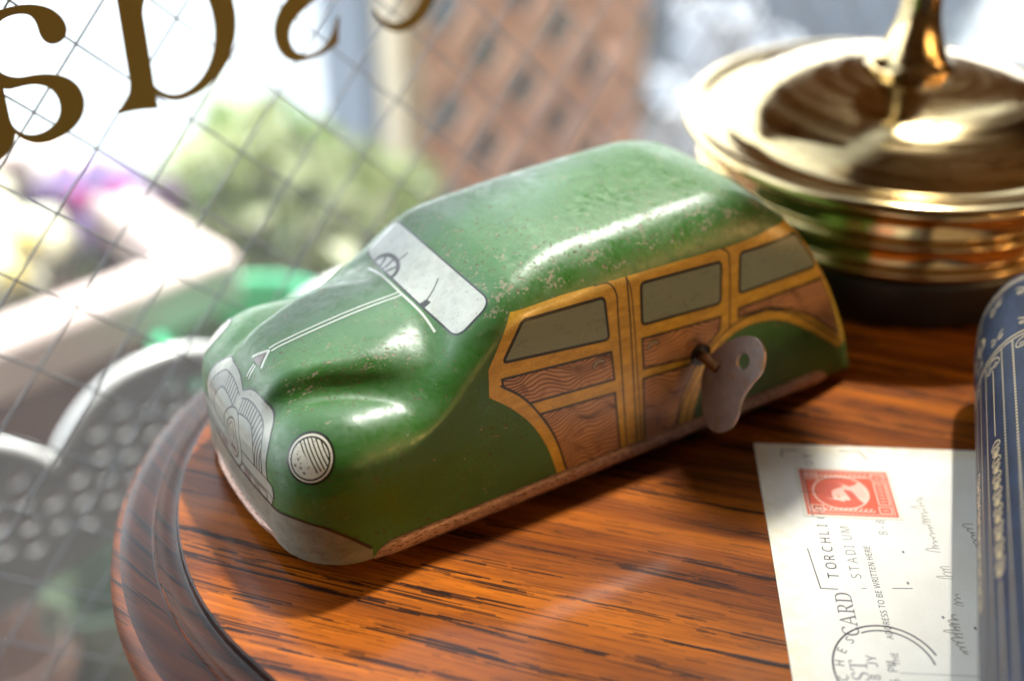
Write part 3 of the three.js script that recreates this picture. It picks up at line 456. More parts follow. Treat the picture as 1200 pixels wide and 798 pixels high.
    const bar = rounded([[-16.6, 18.4], [16.6, 18.4], [16.6, 15.2], [-16.6, 15.2]], 0.8); P(bar, true); x.fillStyle = SILVER; x.fill(); x.lineWidth = 0.34 * k; x.stroke();
    const bar2 = rounded([[-13.6, 14.6], [13.6, 14.6], [13.2, 12.4], [-13.2, 12.4]], 0.6); P(bar2, true); x.fillStyle = '#8d8b7c'; x.fill(); x.stroke();
    x.fillStyle = '#6f5d58'; for (const m of [1, -1]) { P(rounded([[4.2 * m, 14.4], [7.2 * m, 14.4], [7.2 * m, 12.6], [4.2 * m, 12.6]], 0.3), true); x.fill(); for (let q = 8.6; q < 11; q += 0.8) { P([[q * m, 14.4], [(q + 0.5) * m, 12.6]], false); x.stroke(); } }
    for (const [rx, ry, f] of [[4.1, 6.4, SILVER], [2.5, 4.4, '#8c8878']]) { x.beginPath(); x.ellipse(PX(0), PY(18.6), rx * k, ry * k, 0, 0, 7); x.fillStyle = f; x.fill(); x.stroke(); }
    x.fillStyle = '#4c3b36'; P([[-1.6, 15.6], [1.5, 15.4], [0.9, 17.0], [0.2, 16.6], [-0.5, 17.6]], true); x.fill(); x.lineWidth = 0.24 * k; P(curve([[-1.4, 20.6], [-0.2, 22], [1.1, 20.4], [0.6, 18.6]]), false); x.stroke();
    grime(x, W * k, H * k, k, 33, 380);
    const rim = [...archO(-1).slice().reverse(), ...archO(1).slice(1)]; const outl = [[-16.8, 16.0], [-16.8, 18.3], [-14.6, 18.8], ...rim.filter(q => q[1] > 19), [14.6, 18.8], [16.8, 18.3], [16.8, 16.0], [15.0, 12.2], [-15.0, 12.2]];
    x.lineWidth = 0.62 * k; P(outl, true); x.stroke();
    const front = (a, b) => [[-20, b - 4.1, a * 1.08], [1, 0, 0]];
    part('grille', patch(outl, front, 0.06, (a, b) => [(a + 20) / W, b / H], 0.9), litho(ctex(cc[0])), car, 'silver printed grille with twin arches and an oval badge');
    // bumper: a band of silver round the nose, its top edge falling to the sills
    const Rd = (q, y) => { const a = q; return [[18 - 60 * Math.cos(a), y, 60 * Math.sin(a)], [Math.cos(a), 0, -Math.sin(a)]]; };
    const edgeS = spline([[0, 8.3], [0.75, 8.6], [0.98, 9.6], [1.14, 9.0], [1.3, 6.4], [1.46, 2.2]]), edgeY = (q) => edgeS(Math.abs(q));
    const E = []; for (let n = 0; n <= 60; n++) { const q = lerp(-1.45, 1.45, n / 60); E.push([q, edgeY(q)]); }
    // angles are scaled to millimetres so that the cells are square
    const S = 22, poly = [...E.map(p => [p[0] * S, p[1]]), [1.45 * S, 0.15], [-1.45 * S, 0.15]];
    const bt = dtex(1024, 256, (i, j) => { const n = fbm(i / 40, j / 30, 121, 4) - 0.5, r = smooth(0.62, 0.72, fbm(i / 12, j / 12, 122, 3)), st = smooth(0.66, 0.75, vnoise(i / 5, j / 60, 123)) * 0.35; let c = [116 + 34 * n, 113 + 32 * n, 98 + 28 * n]; c = c.map((v, q) => lerp(v, [86, 66, 52][q], r * 0.28 + st * 0.06)); return c; }, true);
    part('bumper', patch(poly, (a, b) => Rd(a / S, b), 0.05, (a, b) => [(a / S + 1.5) / 3, b / 14], 1.0), litho(bt, { roughness: 0.42 }), car, 'dull silver printed bumper round the nose');
    part('bumper_line', patch(band(E.map(p => [p[0] * S, p[1]]), 0.3), (a, b) => Rd(a / S, b), 0.1, () => [0, 0], 1.0), litho(null, { color: hex(INK) }), car);
    // rolled bare lip under the nose
    const pos = [], uv = [], ix = []; const prof = [[0, 0.15], [0.75, 0.2], [0.95, 0.75], [0.7, 1.35], [0.03, 1.5]], m = prof.length;
    for (let n = 0; n <= 60; n++) { const q = lerp(-0.80, 0.80, n / 60), w = smooth(0, 0.2, n / 60) * smooth(1, 0.8, n / 60); prof.forEach(([o, y], kk) => { const r = Rd(q, Math.max(y, 0.1)), h = hit(r[0], r[1], 0.02); pos.push((h[0] - r[1][0] * o * w) / 1000, (y - 0.3) / 1000, (h[2] - r[1][2] * o * w) / 1000); uv.push(n / 60, kk * 0.1); }); }
    for (let n = 0; n < 60; n++) for (let q = 0; q + 1 < m; q++) { const a = n * m + q, b = a + m; ix.push(a, b, a + 1, b, b + 1, a + 1); }
    part('front_lip', geom(pos, ix, uv), TIN(), car); }

  // ---- headlamps: printed discs pressed slightly proud of the fender corners
  { const k = 60, c2 = canvas(12 * k, 12 * k), x = c2[1], c = 6 * k; x.fillStyle = '#c2c0b0'; x.fillRect(0, 0, 12 * k, 12 * k); x.strokeStyle = INK;
    x.save(); x.beginPath(); x.arc(c, c, 3.75 * k, 0, 7); x.clip(); x.lineWidth = 0.26 * k; for (let n = -2; n < 9; n++) { x.beginPath(); const o = n * 0.72 * k; x.moveTo(c - 2.6 * k + o * 0.8, c - 2.6 * k - o * 0.6); x.lineTo(c + 1.4 * k + o * 0.8, c + 2.6 * k - o * 0.6); x.stroke(); } x.restore();
    x.fillStyle = '#c2c0b0'; x.beginPath(); x.arc(c, c, 3.85 * k, Math.PI * 1.22, Math.PI * 0.28, true); x.closePath(); x.fill(); x.fillStyle = '#6f6a5c'; for (const [a, b] of [[-2.2, 0.4], [-1.4, 1.8], [-2.6, 1.6], [-0.6, 2.6]]) { x.beginPath(); x.ellipse(c + a * k, c + b * k, 0.35 * k, 0.22 * k, 0.6, 0, 7); x.fill(); }
    x.lineWidth = 0.32 * k; x.beginPath(); x.arc(c, c, 3.75 * k, 0, 7); x.stroke(); x.lineWidth = 0.55 * k; x.beginPath(); x.arc(c, c, 4.55 * k, 0, 7); x.stroke();
    grime(x, 12 * k, 12 * k, k, 41, 160);
    const tex = ctex(c2[0]), mat = litho(tex, { roughness: 0.3 }), pts = []; for (let n = 0; n < 40; n++) pts.push([4.7 * Math.cos(n / 40 * 2 * Math.PI), 4.7 * Math.sin(n / 40 * 2 * Math.PI)]);
    for (const sd of [1, -1]) { const C = [6.5, 22.6, 24.0 * sd], dir = [-0.70, 0.36, 0.62 * sd], l = Math.hypot(...dir), D = dir.map(v => v / l), A = [D[2] / Math.hypot(D[0], D[2]) * sd, 0, -D[0] / Math.hypot(D[0], D[2]) * sd], B = [D[1] * A[2] - D[2] * A[1], D[2] * A[0] - D[0] * A[2], D[0] * A[1] - D[1] * A[0]], sg = B[1] > 0 ? 1 : -1;
      const ray = (a, b) => [[0, 1, 2].map(n => C[n] + A[n] * a + B[n] * b * sg + D[n] * 14), D.map(v => -v)];
      part('headlamp', patch(pts, ray, 0.12, (a, b) => [(a + 6) / 12, (b + 6) / 12], 0.6), mat, car, sd > 0 ? 'printed headlamp on the near fender' : 'printed headlamp on the far fender'); } }

  // ---- winding key: a shaft out of the side and a flat two-lobed plate
  { const steel = std({ map: dtex(256, 256, (i, j) => { const n = fbm(i / 24, j / 24, 131, 4), r = smooth(0.56, 0.7, fbm(i / 40, j / 40, 132, 3)); return [lerp(142, 172, n), lerp(130, 158, n) - 10 * r, lerp(124, 150, n) - 18 * r]; }, true, true), roughness: 0.42, metalness: 0.7 });
    const key = new THREE.Group(); key.name = 'winding_key'; key.position.set(0.0938, 0.0169, 0.031); car.add(key);
    const o = new THREE.CatmullRomCurve3([[-0.2, 1.6], [2.1, 5.6], [5.6, 9.0], [8.7, 9.9], [11.6, 8.5], [13.1, 5.2], [12.3, 1.4], [11.9, -2.2], [12.9, -5.7], [12.7, -8.6], [10.5, -10.9], [7.6, -11.3], [4.9, -9.7], [2.2, -6.4], [0.1, -3.0]].map(q => new THREE.Vector3(q[0], q[1], 0)), true, 'centripetal').getPoints(90);
    const sh = new THREE.Shape(o.map(q => new THREE.Vector2(q.x, q.y))), hp = new THREE.Path(); hp.absellipse(8.1, 4.5, 1.75, 1.75, 0, Math.PI * 2, true); sh.holes.push(hp);
    const g = new THREE.ExtrudeGeometry(sh, { depth: 0.55, bevelEnabled: true, bevelSize: 0.18, bevelThickness: 0.18, bevelSegments: 2, curveSegments: 24 }); g.translate(0, 0, -0.28);
    const m = new THREE.Matrix4(), ex = 5.3 / 11.5, ey = 10.2 / 11.5; m.makeBasis(new THREE.Vector3(0, 0, 1), new THREE.Vector3(ex, ey, 0), new THREE.Vector3(-ey, ex, 0)); g.applyMatrix4(m); g.scale(0.001, 0.001, 0.001);
    const uv = g.attributes.uv; for (let i = 0; i < uv.count; i++) uv.setXY(i, uv.getX(i) / 20, uv.getY(i) / 20);
    part('key_plate', g, steel, key);
    part('shaft', new THREE.CylinderGeometry(0.0012, 0.0012, 0.012, 18).rotateX(Math.PI / 2).translate(0, 0, -0.0028), std({ color: rgb(0.34, 0.2, 0.1), roughness: 0.35, metalness: 0.85 }), key);
    part('collar', new THREE.TorusGeometry(0.0024, 0.0004, 10, 28).translate(0, 0, -0.0031), std({ color: rgb(0.03, 0.022, 0.015), roughness: 0.5, metalness: 0.6 }), key); }
  // small wheels almost hidden under the skirt
  for (const x of [30, 112]) for (const sd of [1, -1]) part('wheel', new THREE.CylinderGeometry(0.007, 0.007, 0.006, 24).rotateX(Math.PI / 2).translate(x / 1000, 0.004, sd * 0.0240), std({ color: rgb(0.02, 0.018, 0.016), roughness: 0.6 }), car);
}

// ------------------------------------------------------------------ the brass lamp foot
{
  const t = thing('brass_lamp', 'round polished brass lamp foot with a domed top on a black plinth', 'lamp', [0.1038, 0, -0.3142]);
  const brassR = dtex(256, 256, (i, j) => { const v = clamp(0.5 + 0.9 * (fbm(i / 30, j / 10, 141, 4) - 0.5)) * 255; return [v, v, v]; }, false, true);
  const brassC = dtex(256, 256, (i, j) => { const n = fbm(i / 40, j / 40, 142, 4) - 0.5, f = smooth(0.66, 0.74, fbm(i / 5, j / 5, 143, 2)); return [lerp(214 + 24 * n, 150, f * 0.5), lerp(190 + 26 * n, 122, f * 0.5), lerp(142 + 30 * n, 76, f * 0.5)]; }, true, true);
  const brass = std({ map: brassC, roughness: 0.26, roughnessMap: brassR, metalness: 1 });
  const lathe = (p, n = 96) => new THREE.LatheGeometry(p.map(q => new THREE.Vector2(q[0] / 1000, q[1] / 1000)), n);
  part('plinth', lathe([[0, 0], [50.6, 0], [51.2, 0.6], [51.4, 2], [51.2, 11.5], [50.5, 13.2], [48, 14], [0, 14]]), phys({ color: rgb(0.012, 0.009, 0.008), roughness: 0.38, clearcoat: 0.3, clearcoatRoughness: 0.3 }), t);
  const smoothP = (p, n = 5) => new THREE.CatmullRomCurve3(p.map(q => new THREE.Vector3(q[0], q[1], 0)), false, 'centripetal').getPoints(p.length * n).map(q => [q.x, q.y]);
  part('stepped_rings', lathe(smoothP([[49, 14.02], [51.6, 14.1], [52.7, 14.8], [52.9, 16], [52.0, 17], [50.9, 17.4], [50.7, 18.4], [50.8, 21.2], [51.4, 22.0], [52.8, 22.5], [53.2, 23.6], [52.4, 24.6], [51.2, 25], [51.0, 26.2], [51.2, 29.6], [53, 31.4]])), brass, t);
  part('flange', lathe(smoothP([[53, 31.4], [56.4, 32.4], [57.7, 33.6], [57.8, 34.8], [57.0, 35.9], [55.4, 36.4], [53.8, 36.1], [52.4, 35.3], [50.8, 34.9], [48.8, 35.0], [47.2, 35.2]])), brass, t);
  part('dome', lathe(smoothP([[47.2, 35.2], [46.6, 35.7], [44.8, 37.8], [41.5, 40.6], [36, 43.6], [29, 46.0], [21.5, 47.5], [15, 48.2], [11.8, 48.5], [10.6, 48.9]])), brass, t);
  part('stem', lathe(smoothP([[10.6, 48.8], [10.9, 49.8], [10.2, 51], [9.3, 51.8], [8.2, 54], [6.9, 57.5], [5.7, 61.5], [5.1, 66], [5.0, 71], [5.4, 77], [6.4, 82], [8.6, 85], [8.8, 87], [6.4, 89], [5.2, 94], [5.0, 110], [5.4, 165], [8, 174], [14, 184], [16, 196], [15.5, 212], [11, 222], [0.1, 224]])), brass, t);
}

// ------------------------------------------------------------------ the postcard and its stamp
const CARD_TURN = Math.atan2(-0.0599, 0.9982);
{
  const W = 76, H = 116, k = 15, [c, x] = canvas(W * k, H * k), R = rng(61);
  x.fillStyle = '#f3eee2'; x.fillRect(0, 0, W * k, H * k);
  { const im = x.getImageData(0, 0, W * k, H * k), d = im.data; for (let j = 0; j < H * k; j++) for (let i = 0; i < W * k; i++) { const n = fbm(i / 90, j / 90, 151, 4) - 0.5 + 0.4 * (vnoise(i / 3, j / 3, 152) - 0.5), st = smooth(7 * k, 0, Math.min(i, j * 1.2)) * fbm(i / 25, j / 25, 153, 3), q = (j * W * k + i) * 4; d[q] += 12 * n - 12 * st; d[q + 1] += 14 * n - 20 * st; d[q + 2] += 18 * n - 42 * st; } x.putImageData(im, 0, 0); }
  const up = (s, px, py, size, al, font = 'sans-serif', bold = '') => { x.save(); x.translate(px * k, py * k); x.rotate(-Math.PI / 2); x.fillStyle = `rgba(34,28,34,${Math.min(1, al * 1.45)})`; x.font = `${bold} ${size * k}px ${font}`; x.fillText(s, 0, 0); x.restore(); };
  const line = (p, w = 0.25, al = 0.6) => { x.strokeStyle = `rgba(34,28,34,${Math.min(1, al * 1.45)})`; x.lineWidth = w * k; x.beginPath(); p.forEach((q, i) => i ? x.lineTo(q[0] * k, q[1] * k) : x.moveTo(q[0] * k, q[1] * k)); x.stroke(); };
  [...'TORCHLIGHT'].forEach((ch, i) => up(ch, 11.9, 41.2 - i * 2.42, 2.9, 0.66)); [...'STADIUM'].forEach((ch, i) => up(ch, 16.1, 41.0 - i * 2.12, 2.7, 0.34)); up('CARD', 13.3, 56.0, 4.2, 0.4, 'serif'); up('POST', 13.3, 72, 4.2, 0.3, 'serif');
  up('ADDRESS TO BE WRITTEN HERE', 19.2, 56.2, 1.75, 0.6); up('THE', 19.2, 62.4, 1.75, 0.5); up('8 - 8', 23.4, 28.4, 2.4, 0.35); up('TO Y', 11.8, 8.6, 2.4, 0.45, 'serif');
  line([[7.0, 33], [8.0, 44.0], [11.2, 44.0]], 0.22, 0.55); line([[15.6, 43.6], [16.6, 43.5]], 0.2, 0.4); line([[21.4, 43.2], [25.2, 43.0]], 0.2, 0.5); line([[5.5, 4.6], [5.6, 2.1], [9, 2.0]], 0.22, 0.5); line([[18, 1.7], [22.2, 1.6], [23.6, 4.8]], 0.3, 0.6);
  x.strokeStyle = 'rgba(60,54,56,0.65)'; x.lineWidth = 0.32 * k; for (const [rx, ry, a0, a1, al] of [[9.6, 10.6, 2.75, 5.9, 0.7], [8.4, 9.4, 4.3, 6.1, 0.55], [9.6, 10.6, 0.2, 1.9, 0.4]]) { x.strokeStyle = `rgba(34,28,34,${Math.min(1, al * 1.4)})`; x.beginPath(); x.ellipse(17 * k, 63.6 * k, rx * k, ry * k, 0, a0, a1); x.stroke(); }
  [...'CHES'].forEach((ch, i) => { const a = Math.PI + 0.02 + i * 0.36 - 0.25; x.save(); x.translate((17 + 7.6 * Math.cos(a)) * k, (63.6 + 8.4 * Math.sin(a)) * k); x.rotate(a + Math.PI / 2); x.fillStyle = 'rgba(34,28,34,0.85)'; x.font = `${2.3 * k}px sans-serif`; x.fillText(ch, -0.8 * k, 0); x.restore(); });
  up('8 JY', 15.2, 66, 2.4, 0.55, 'monospace'); up('45 PM', 18.4, 68, 2.2, 0.5, 'monospace');
  line([[18.6, 64.1], [76, 63.9]], 0.12, 0.35);
  // faded handwriting running up the card
  const script = (px, py, len, s, seed, al) => { const q = rng(seed); x.strokeStyle = `rgba(70,58,40,${Math.min(1, al * 0.95)})`; x.lineCap = 'round'; let v = 0; x.lineWidth = 0.2 * k; x.beginPath(); x.moveTo(px * k, py * k); let yy = py; while (yy > py - len) { const st = s * (0.4 + 0.5 * q()), h = s * (0.5 + q() * (q() < 0.25 ? 2.2 : 0.9)); x.bezierCurveTo((px - h) * k, (yy - 0.1) * k, (px - h) * k, (yy - st) * k, (px + 0.2 * s * (q() - 0.3)) * k, (yy - st * 0.8) * k); yy -= st * 0.95; } x.stroke(); };
  script(32.6, 32.6, 16, 1.6, 5, 0.5); script(40.6, 31, 6, 1.8, 6, 0.6); script(31.6, 59, 9, 1.7, 7, 0.55); script(33.6, 47, 3, 1.8, 8, 0.4); script(33.2, 40, 3, 1.6, 9, 0.4); script(38.8, 48, 5, 1.7, 10, 0.55); script(45, 44, 22, 1.7, 11, 0.5); script(52, 60, 30, 1.7, 12, 0.5);
  for (const [a, b] of [[25.4, 33], [24.6, 41.6], [29.2, 50.2], [34.4, 52.6]]) { x.fillStyle = 'rgba(50,46,52,0.6)'; x.beginPath(); x.ellipse(a * k, b * k, 0.25 * k, 0.4 * k, 0, 0, 7); x.fill(); }
  const t = thing('postcard', 'old cream postcard with faded postmark and handwriting lying half under the blue book', 'postcard', [0.0525, 0, -0.2173], CARD_TURN);
  const paper = std({ map: ctex(c), roughness: 0.8 });
  const g = box(W / 1000, 0.0004, H / 1000, W / 2000, 0.00022, H / 2000); const P = g.attributes.position, uv = g.attributes.uv; for (let i = 0; i < P.count; i++) uv.setXY(i, P.getX(i) * 1000 / W, 1 - P.getZ(i) * 1000 / H);
  part('card', g, paper, t);
  // stamp: red, generic engraved oval with a plain profile, turned on its side
  const sk = 40, [s2, y] = canvas(20 * sk, 16 * sk); y.fillStyle = '#e8e0d0'; y.fillRect(0, 0, 20 * sk, 16 * sk);
  y.fillStyle = '#d85a3c'; y.fillRect(0.9 * sk, 0.8 * sk, 18.2 * sk, 14.4 * sk);
  y.strokeStyle = 'rgba(240,214,196,0.85)'; y.lineWidth = 0.22 * sk; y.strokeRect(1.5 * sk, 1.4 * sk, 17 * sk, 13.2 * sk);
  y.save(); y.beginPath(); y.ellipse(8.6 * sk, 8 * sk, 5.6 * sk, 5.2 * sk, 0, 0, 7); y.fillStyle = '#cd4a30'; y.fill(); y.lineWidth = 0.4 * sk; y.stroke(); y.clip();
  for (let n = 0; n < 60; n++) { y.strokeStyle = 'rgba(236,170,150,0.5)'; y.lineWidth = 0.07 * sk; y.beginPath(); y.moveTo((2.8 + n * 0.2) * sk, 2 * sk); y.lineTo((2.8 + n * 0.2) * sk, 14 * sk); y.stroke(); }
  y.translate(8.6 * sk, 8 * sk); y.rotate(-Math.PI / 2); y.scale(sk, sk); y.fillStyle = 'rgba(240,204,186,0.92)';
  y.beginPath(); y.moveTo(-4.6, 5.4); y.quadraticCurveTo(-2.2, 3.2, -0.6, 2.9); y.quadraticCurveTo(-1.2, 1.9, -2.0, 1.7); y.quadraticCurveTo(-2.6, 1.5, -2.3, 0.7); y.lineTo(-2.9, 0.2); y.quadraticCurveTo(-2.5, -0.6, -2.4, -1.2); y.quadraticCurveTo(-2.4, -3.4, 0.2, -3.8); y.quadraticCurveTo(3.0, -3.7, 3.0, -0.9); y.quadraticCurveTo(2.9, 0.9, 2.0, 1.9); y.quadraticCurveTo(2.2, 3.2, 4.8, 5.4); y.closePath(); y.fill();
  y.fillStyle = 'rgba(190,60,40,0.75)'; y.beginPath(); y.moveTo(-2.2, -1.6); y.quadraticCurveTo(-1.8, -3.8, 0.4, -3.9); y.quadraticCurveTo(3.2, -3.7, 3.0, -0.8); y.quadraticCurveTo(2.8, 0.6, 2.0, 0.9); y.quadraticCurveTo(1.4, -0.4, 0.7, -1.6); y.quadraticCurveTo(-0.8, -2.2, -2.2, -1.6); y.fill();
  y.beginPath(); y.moveTo(-2.0, 1.6); y.quadraticCurveTo(-0.6, 1.2, 0.9, 0.6); y.quadraticCurveTo(1.2, 2.2, -0.4, 2.8); y.quadraticCurveTo(-1.4, 2.4, -2.0, 1.6); y.fill(); y.beginPath(); y.ellipse(-1.3, -0.6, 0.42, 0.2, 0, 0, 7); y.fill();
  y.strokeStyle = 'rgba(200,64,44,0.6)'; y.lineWidth = 0.1; for (let n = 0; n < 12; n++) { y.beginPath(); y.moveTo(-1.6 + n * 0.36, -3.4); y.quadraticCurveTo(-0.4 + n * 0.36, 0, -1.4 + n * 0.5, 5); y.stroke(); } y.restore();
  y.strokeStyle = 'rgba(240,214,196,0.8)'; y.lineWidth = 0.3 * sk; for (const [a, b] of [[15.6, 1.9], [15.6, 12.2], [2.0, 1.9], [2.0, 12.2]]) { y.strokeRect(a * sk, b * sk, 2.4 * sk, 1.9 * sk); y.beginPath(); y.moveTo((a + 0.6) * sk, (b + 1) * sk); y.lineTo((a + 1.9) * sk, (b + 1) * sk); y.stroke(); }
  y.strokeRect(15.8 * sk, 4.6 * sk, 2.2 * sk, 6.8 * sk); for (let n = 0; n < 6; n++) { y.beginPath(); y.moveTo(16.3 * sk, (5.4 + n) * sk); y.lineTo(17.5 * sk, (5.4 + n) * sk); y.stroke(); }
  for (let n = 0; n < 26; n++) { y.beginPath(); y.arc((2.2 + n * 0.5) * sk, (n % 2 ? 2.6 : 13.4) * sk, 0.45 * sk, 0, 5); y.stroke(); }
  y.strokeStyle = 'rgba(50,34,34,0.5)'; y.lineWidth = 0.2 * sk; for (const [a, b, cc, d] of [[1.6, 0, 1.9, 16], [5, 3.6, 20, 3.2], [0, 8.2, 4.5, 8], [12, 1, 15, 1]]) { y.beginPath(); y.moveTo(a * sk, b * sk); y.lineTo(cc * sk, d * sk); y.stroke(); }
  y.save(); y.translate(4.4 * sk, 15.6 * sk); y.rotate(-Math.PI / 2); y.fillStyle = 'rgba(60,44,44,0.45)'; y.font = `${2.6 * sk}px sans-serif`; y.fillText('HT', 0.3 * sk, 0); y.restore();
  const edge = []; const per = (x0, z0, x1, z1) => { const l = Math.hypot(x1 - x0, z1 - z0), n = Math.round(l / 1.25); for (let i = 0; i < n; i++) for (const [f, o] of [[0.1, 0], [0.35, 0.22], [0.65, 0.22], [0.9, 0]]) { const q = (i + f) / n, nx = -(z1 - z0) / l, nz = (x1 - x0) / l; edge.push(new THREE.Vector2(lerp(x0, x1, q) + nx * o, lerp(z0, z1, q) + nz * o)); } };
  per(0, 0, 20, 0); per(20, 0, 20, 16); per(20, 16, 0, 16); per(0, 16, 0, 0);
  const sg = new THREE.ExtrudeGeometry(new THREE.Shape(edge), { depth: 0.09, bevelEnabled: false }); const su = sg.attributes.uv, sp = sg.attributes.position; for (let i = 0; i < sp.count; i++) su.setXY(i, sp.getX(i) / 20, sp.getY(i) / 16);
  sg.rotateX(-Math.PI / 2); sg.scale(0.001, 0.001, 0.001); sg.translate(0.0075, 0.00043, 0.0238);
  part('stamp', sg, std({ map: ctex(s2), roughness: 0.75 }), t, 'red postage stamp with an oval portrait, turned on its side');
}

// ------------------------------------------------------------------ the blue book, lying flat with its rounded spine to the left
{
  const AZB = THREE.MathUtils.degToRad(16.7), t = thing('blue_book', 'thick dark blue cloth book with gilt tooled spine at the right edge', 'book', BOOK(), -AZB);
  function BOOK() { return [0.0842, 0.0006, -0.1350]; }
  // local: x to the right across the boards, y up, -z towards the head; z = 0 near the visible middle
  const T = 34, L0 = -103, L1 = 60, half = T / 2, bulge = 11;
  const k = 22, PL = Math.PI * half * 0.9, TWm = 50, [c, x] = canvas(TWm * 20, 163 * 12);       // u across the spine (50 mm), v along it
  const sxk = 20, syk = 12; x.fillStyle = '#16273f'; x.fillRect(0, 0, c.width, c.height);
  { const im = x.getImageData(0, 0, c.width, c.height), d = im.data; for (let j = 0; j < c.height; j++) for (let i = 0; i < c.width; i++) { const n = fbm(i / 60, j / 60, 161, 3) - 0.5 + 0.5 * (vnoise(i / 3, j / 3, 162) - 0.5), q = (j * c.width + i) * 4; d[q] += 22 * n; d[q + 1] += 26 * n; d[q + 2] += 34 * n; } x.putImageData(im, 0, 0); }
  const gold = (al) => `rgba(206,180,132,${al})`;
  const U = (mm) => mm * sxk, V = (mm) => mm * syk;     // v measured from the head
  x.lineCap = 'round';
  const vline = (u, v0, v1, w, al = 0.9, dash) => { x.strokeStyle = gold(al); x.lineWidth = U(w); if (dash) { for (let v = v0; v < v1; v += 1.0) { x.fillStyle = gold(al); x.beginPath(); x.ellipse(U(u), V(v), U(w), V(0.36), 0, 0, 7); x.fill(); } } else { x.beginPath(); x.moveTo(U(u), V(v0)); x.lineTo(U(u), V(v1)); x.stroke(); } };
  const hline = (v, w, al = 0.9) => { x.strokeStyle = gold(al); x.lineWidth = V(w); x.beginPath(); x.moveTo(U(0), V(v)); x.lineTo(U(TWm), V(v)); x.stroke(); };
  for (const v of [1.6, 2.6, 24, 25.2]) hline(v, 0.5);
  const scroll = (u, v, s, m) => { x.strokeStyle = gold(0.8); x.lineWidth = U(0.32); x.beginPath(); x.moveTo(U(u), V(v)); x.bezierCurveTo(U(u + m * 3 * s), V(v + 1 * s), U(u + m * 2.6 * s), V(v + 4 * s), U(u + m * 0.6 * s), V(v + 3.2 * s)); x.bezierCurveTo(U(u - m * 0.4 * s), V(v + 2.6 * s), U(u + m * 0.8 * s), V(v + 1.6 * s), U(u + m * 1.3 * s), V(v + 2.5 * s)); x.stroke(); };
  x.fillStyle = gold(0.9); x.save(); x.translate(U(13), V(16.5)); x.scale(1, syk / sxk); x.font = `bold ${U(6.5)}px serif`; x.fillText('ED', U(6), 0); x.fillText('LAT', U(-9), 0); x.restore();
  for (let n = 0; n < 12; n++) scroll(3 + n * 3.9, 5 + (n % 2) * 1.2, 0.8, n % 2 ? 1 : -1), scroll(3 + n * 3.9, 18.6, 0.7, n % 2 ? 1 : -1);
  for (let u = 1.6, i = 0; u < 50; u += 2.9, i++) {
    const kind = i % 3; if (kind === 0) vline(u, 26, 160, 0.3, 0.9, true); else if (kind === 1) { vline(u, 30, 52, 0.34); vline(u, 92, 160, 0.36); scroll(u, 26, 1, 1); scroll(u, 26, 1, -1);
      for (let q = 0; q < 8; q++) { scroll(u, 54 + q * 4.6, 0.62, 1); scroll(u, 54 + q * 4.6, 0.62, -1); scroll(u, 58.4 + q * 4.6, -0.5, 1); scroll(u, 58.4 + q * 4.6, -0.5, -1); x.fillStyle = gold(0.9); x.beginPath(); x.ellipse(U(u), V(58 + q * 4.6), U(0.6), V(0.6), 0, 0, 7); x.fill(); }
    } else vline(u, 26, 160, 0.3, 0.8, true);
  }
  const cloth = dtex(256, 256, (i, j) => { const v = 128 + 60 * Math.sin(i * 0.8) * Math.sin(j * 0.8) + 50 * (vnoise(i / 2, j / 2, 163) - 0.5); return [v, v, v]; }, false, true); cloth.repeat.set(6, 20);
  const spineMat = std({ map: ctex(c), bumpMap: cloth, bumpScale: 0.00006, roughness: 0.5 }), board = std({ color: hex('#16273f'), bumpMap: cloth, bumpScale: 0.00006, roughness: 0.55 });
  // rounded spine with thickness, closed at head and tail
  const prof = []; for (let n = 0; n <= 28; n++) { const a = -Math.PI / 2 + Math.PI * n / 28; prof.push([-bulge * Math.cos(a), half + half * Math.sin(a)]); }
  const pos = [], uv = [], ix = [], nz = 24, m = prof.length; let len = [0]; for (let n = 1; n < m; n++) len[n] = len[n - 1] + Math.hypot(prof[n][0] - prof[n - 1][0], prof[n][1] - prof[n - 1][1]);
  for (let j = 0; j <= nz; j++) { const z = lerp(L0, L1, j / nz), e = Math.min(z - L0, 3) / 3, sh = (1 - e) * (1 - e) * 0.8; prof.forEach(([px, py], n) => { pos.push((px * (1 - sh * 0.06)) / 1000, (half + (py - half) * (1 - sh * 0.04)) / 1000, z / 1000); uv.push(len[n] / TWm, 1 - (z - L0) / 163); }); }
  for (let j = 0; j < nz; j++) for (let n = 0; n + 1 < m; n++) { const a = j * m + n, b = a + m; ix.push(a, b, a + 1, b, b + 1, a + 1); }
  part('spine', geom(pos, ix, uv), spineMat, t);
  const Wb = 95, Lm = (L0 + L1) / 2, Ln = L1 - L0;
  part('front_board', new RoundedBoxGeometry(Wb / 1000, 0.0032, Ln / 1000, 3, 0.0012).translate(Wb / 2000 + 0.0004, (T - 1.6) / 1000, Lm / 1000), board, t);
  part('back_board', new RoundedBoxGeometry(Wb / 1000, 0.0032, Ln / 1000, 3, 0.0012).translate(Wb / 2000 + 0.0004, 0.0016, Lm / 1000), board, t);
  const sh = new THREE.Shape(); prof.forEach(([px, py], n) => { const q = [px * 0.86, half + (py - half) * 0.8]; n ? sh.lineTo(q[0] / 1000, q[1] / 1000) : sh.moveTo(q[0] / 1000, q[1] / 1000); }); sh.lineTo(0.09, (half + half * 0.8) / 1000); sh.lineTo(0.09, (half - half * 0.8) / 1000); sh.closePath();
  part('page_block', new THREE.ExtrudeGeometry(sh, { depth: (Ln - 5) / 1000, bevelEnabled: false }).translate(0, 0, (L0 + 2.5) / 1000), std({ color: rgb(0.55, 0.47, 0.34), roughness: 0.9 }), t);
}

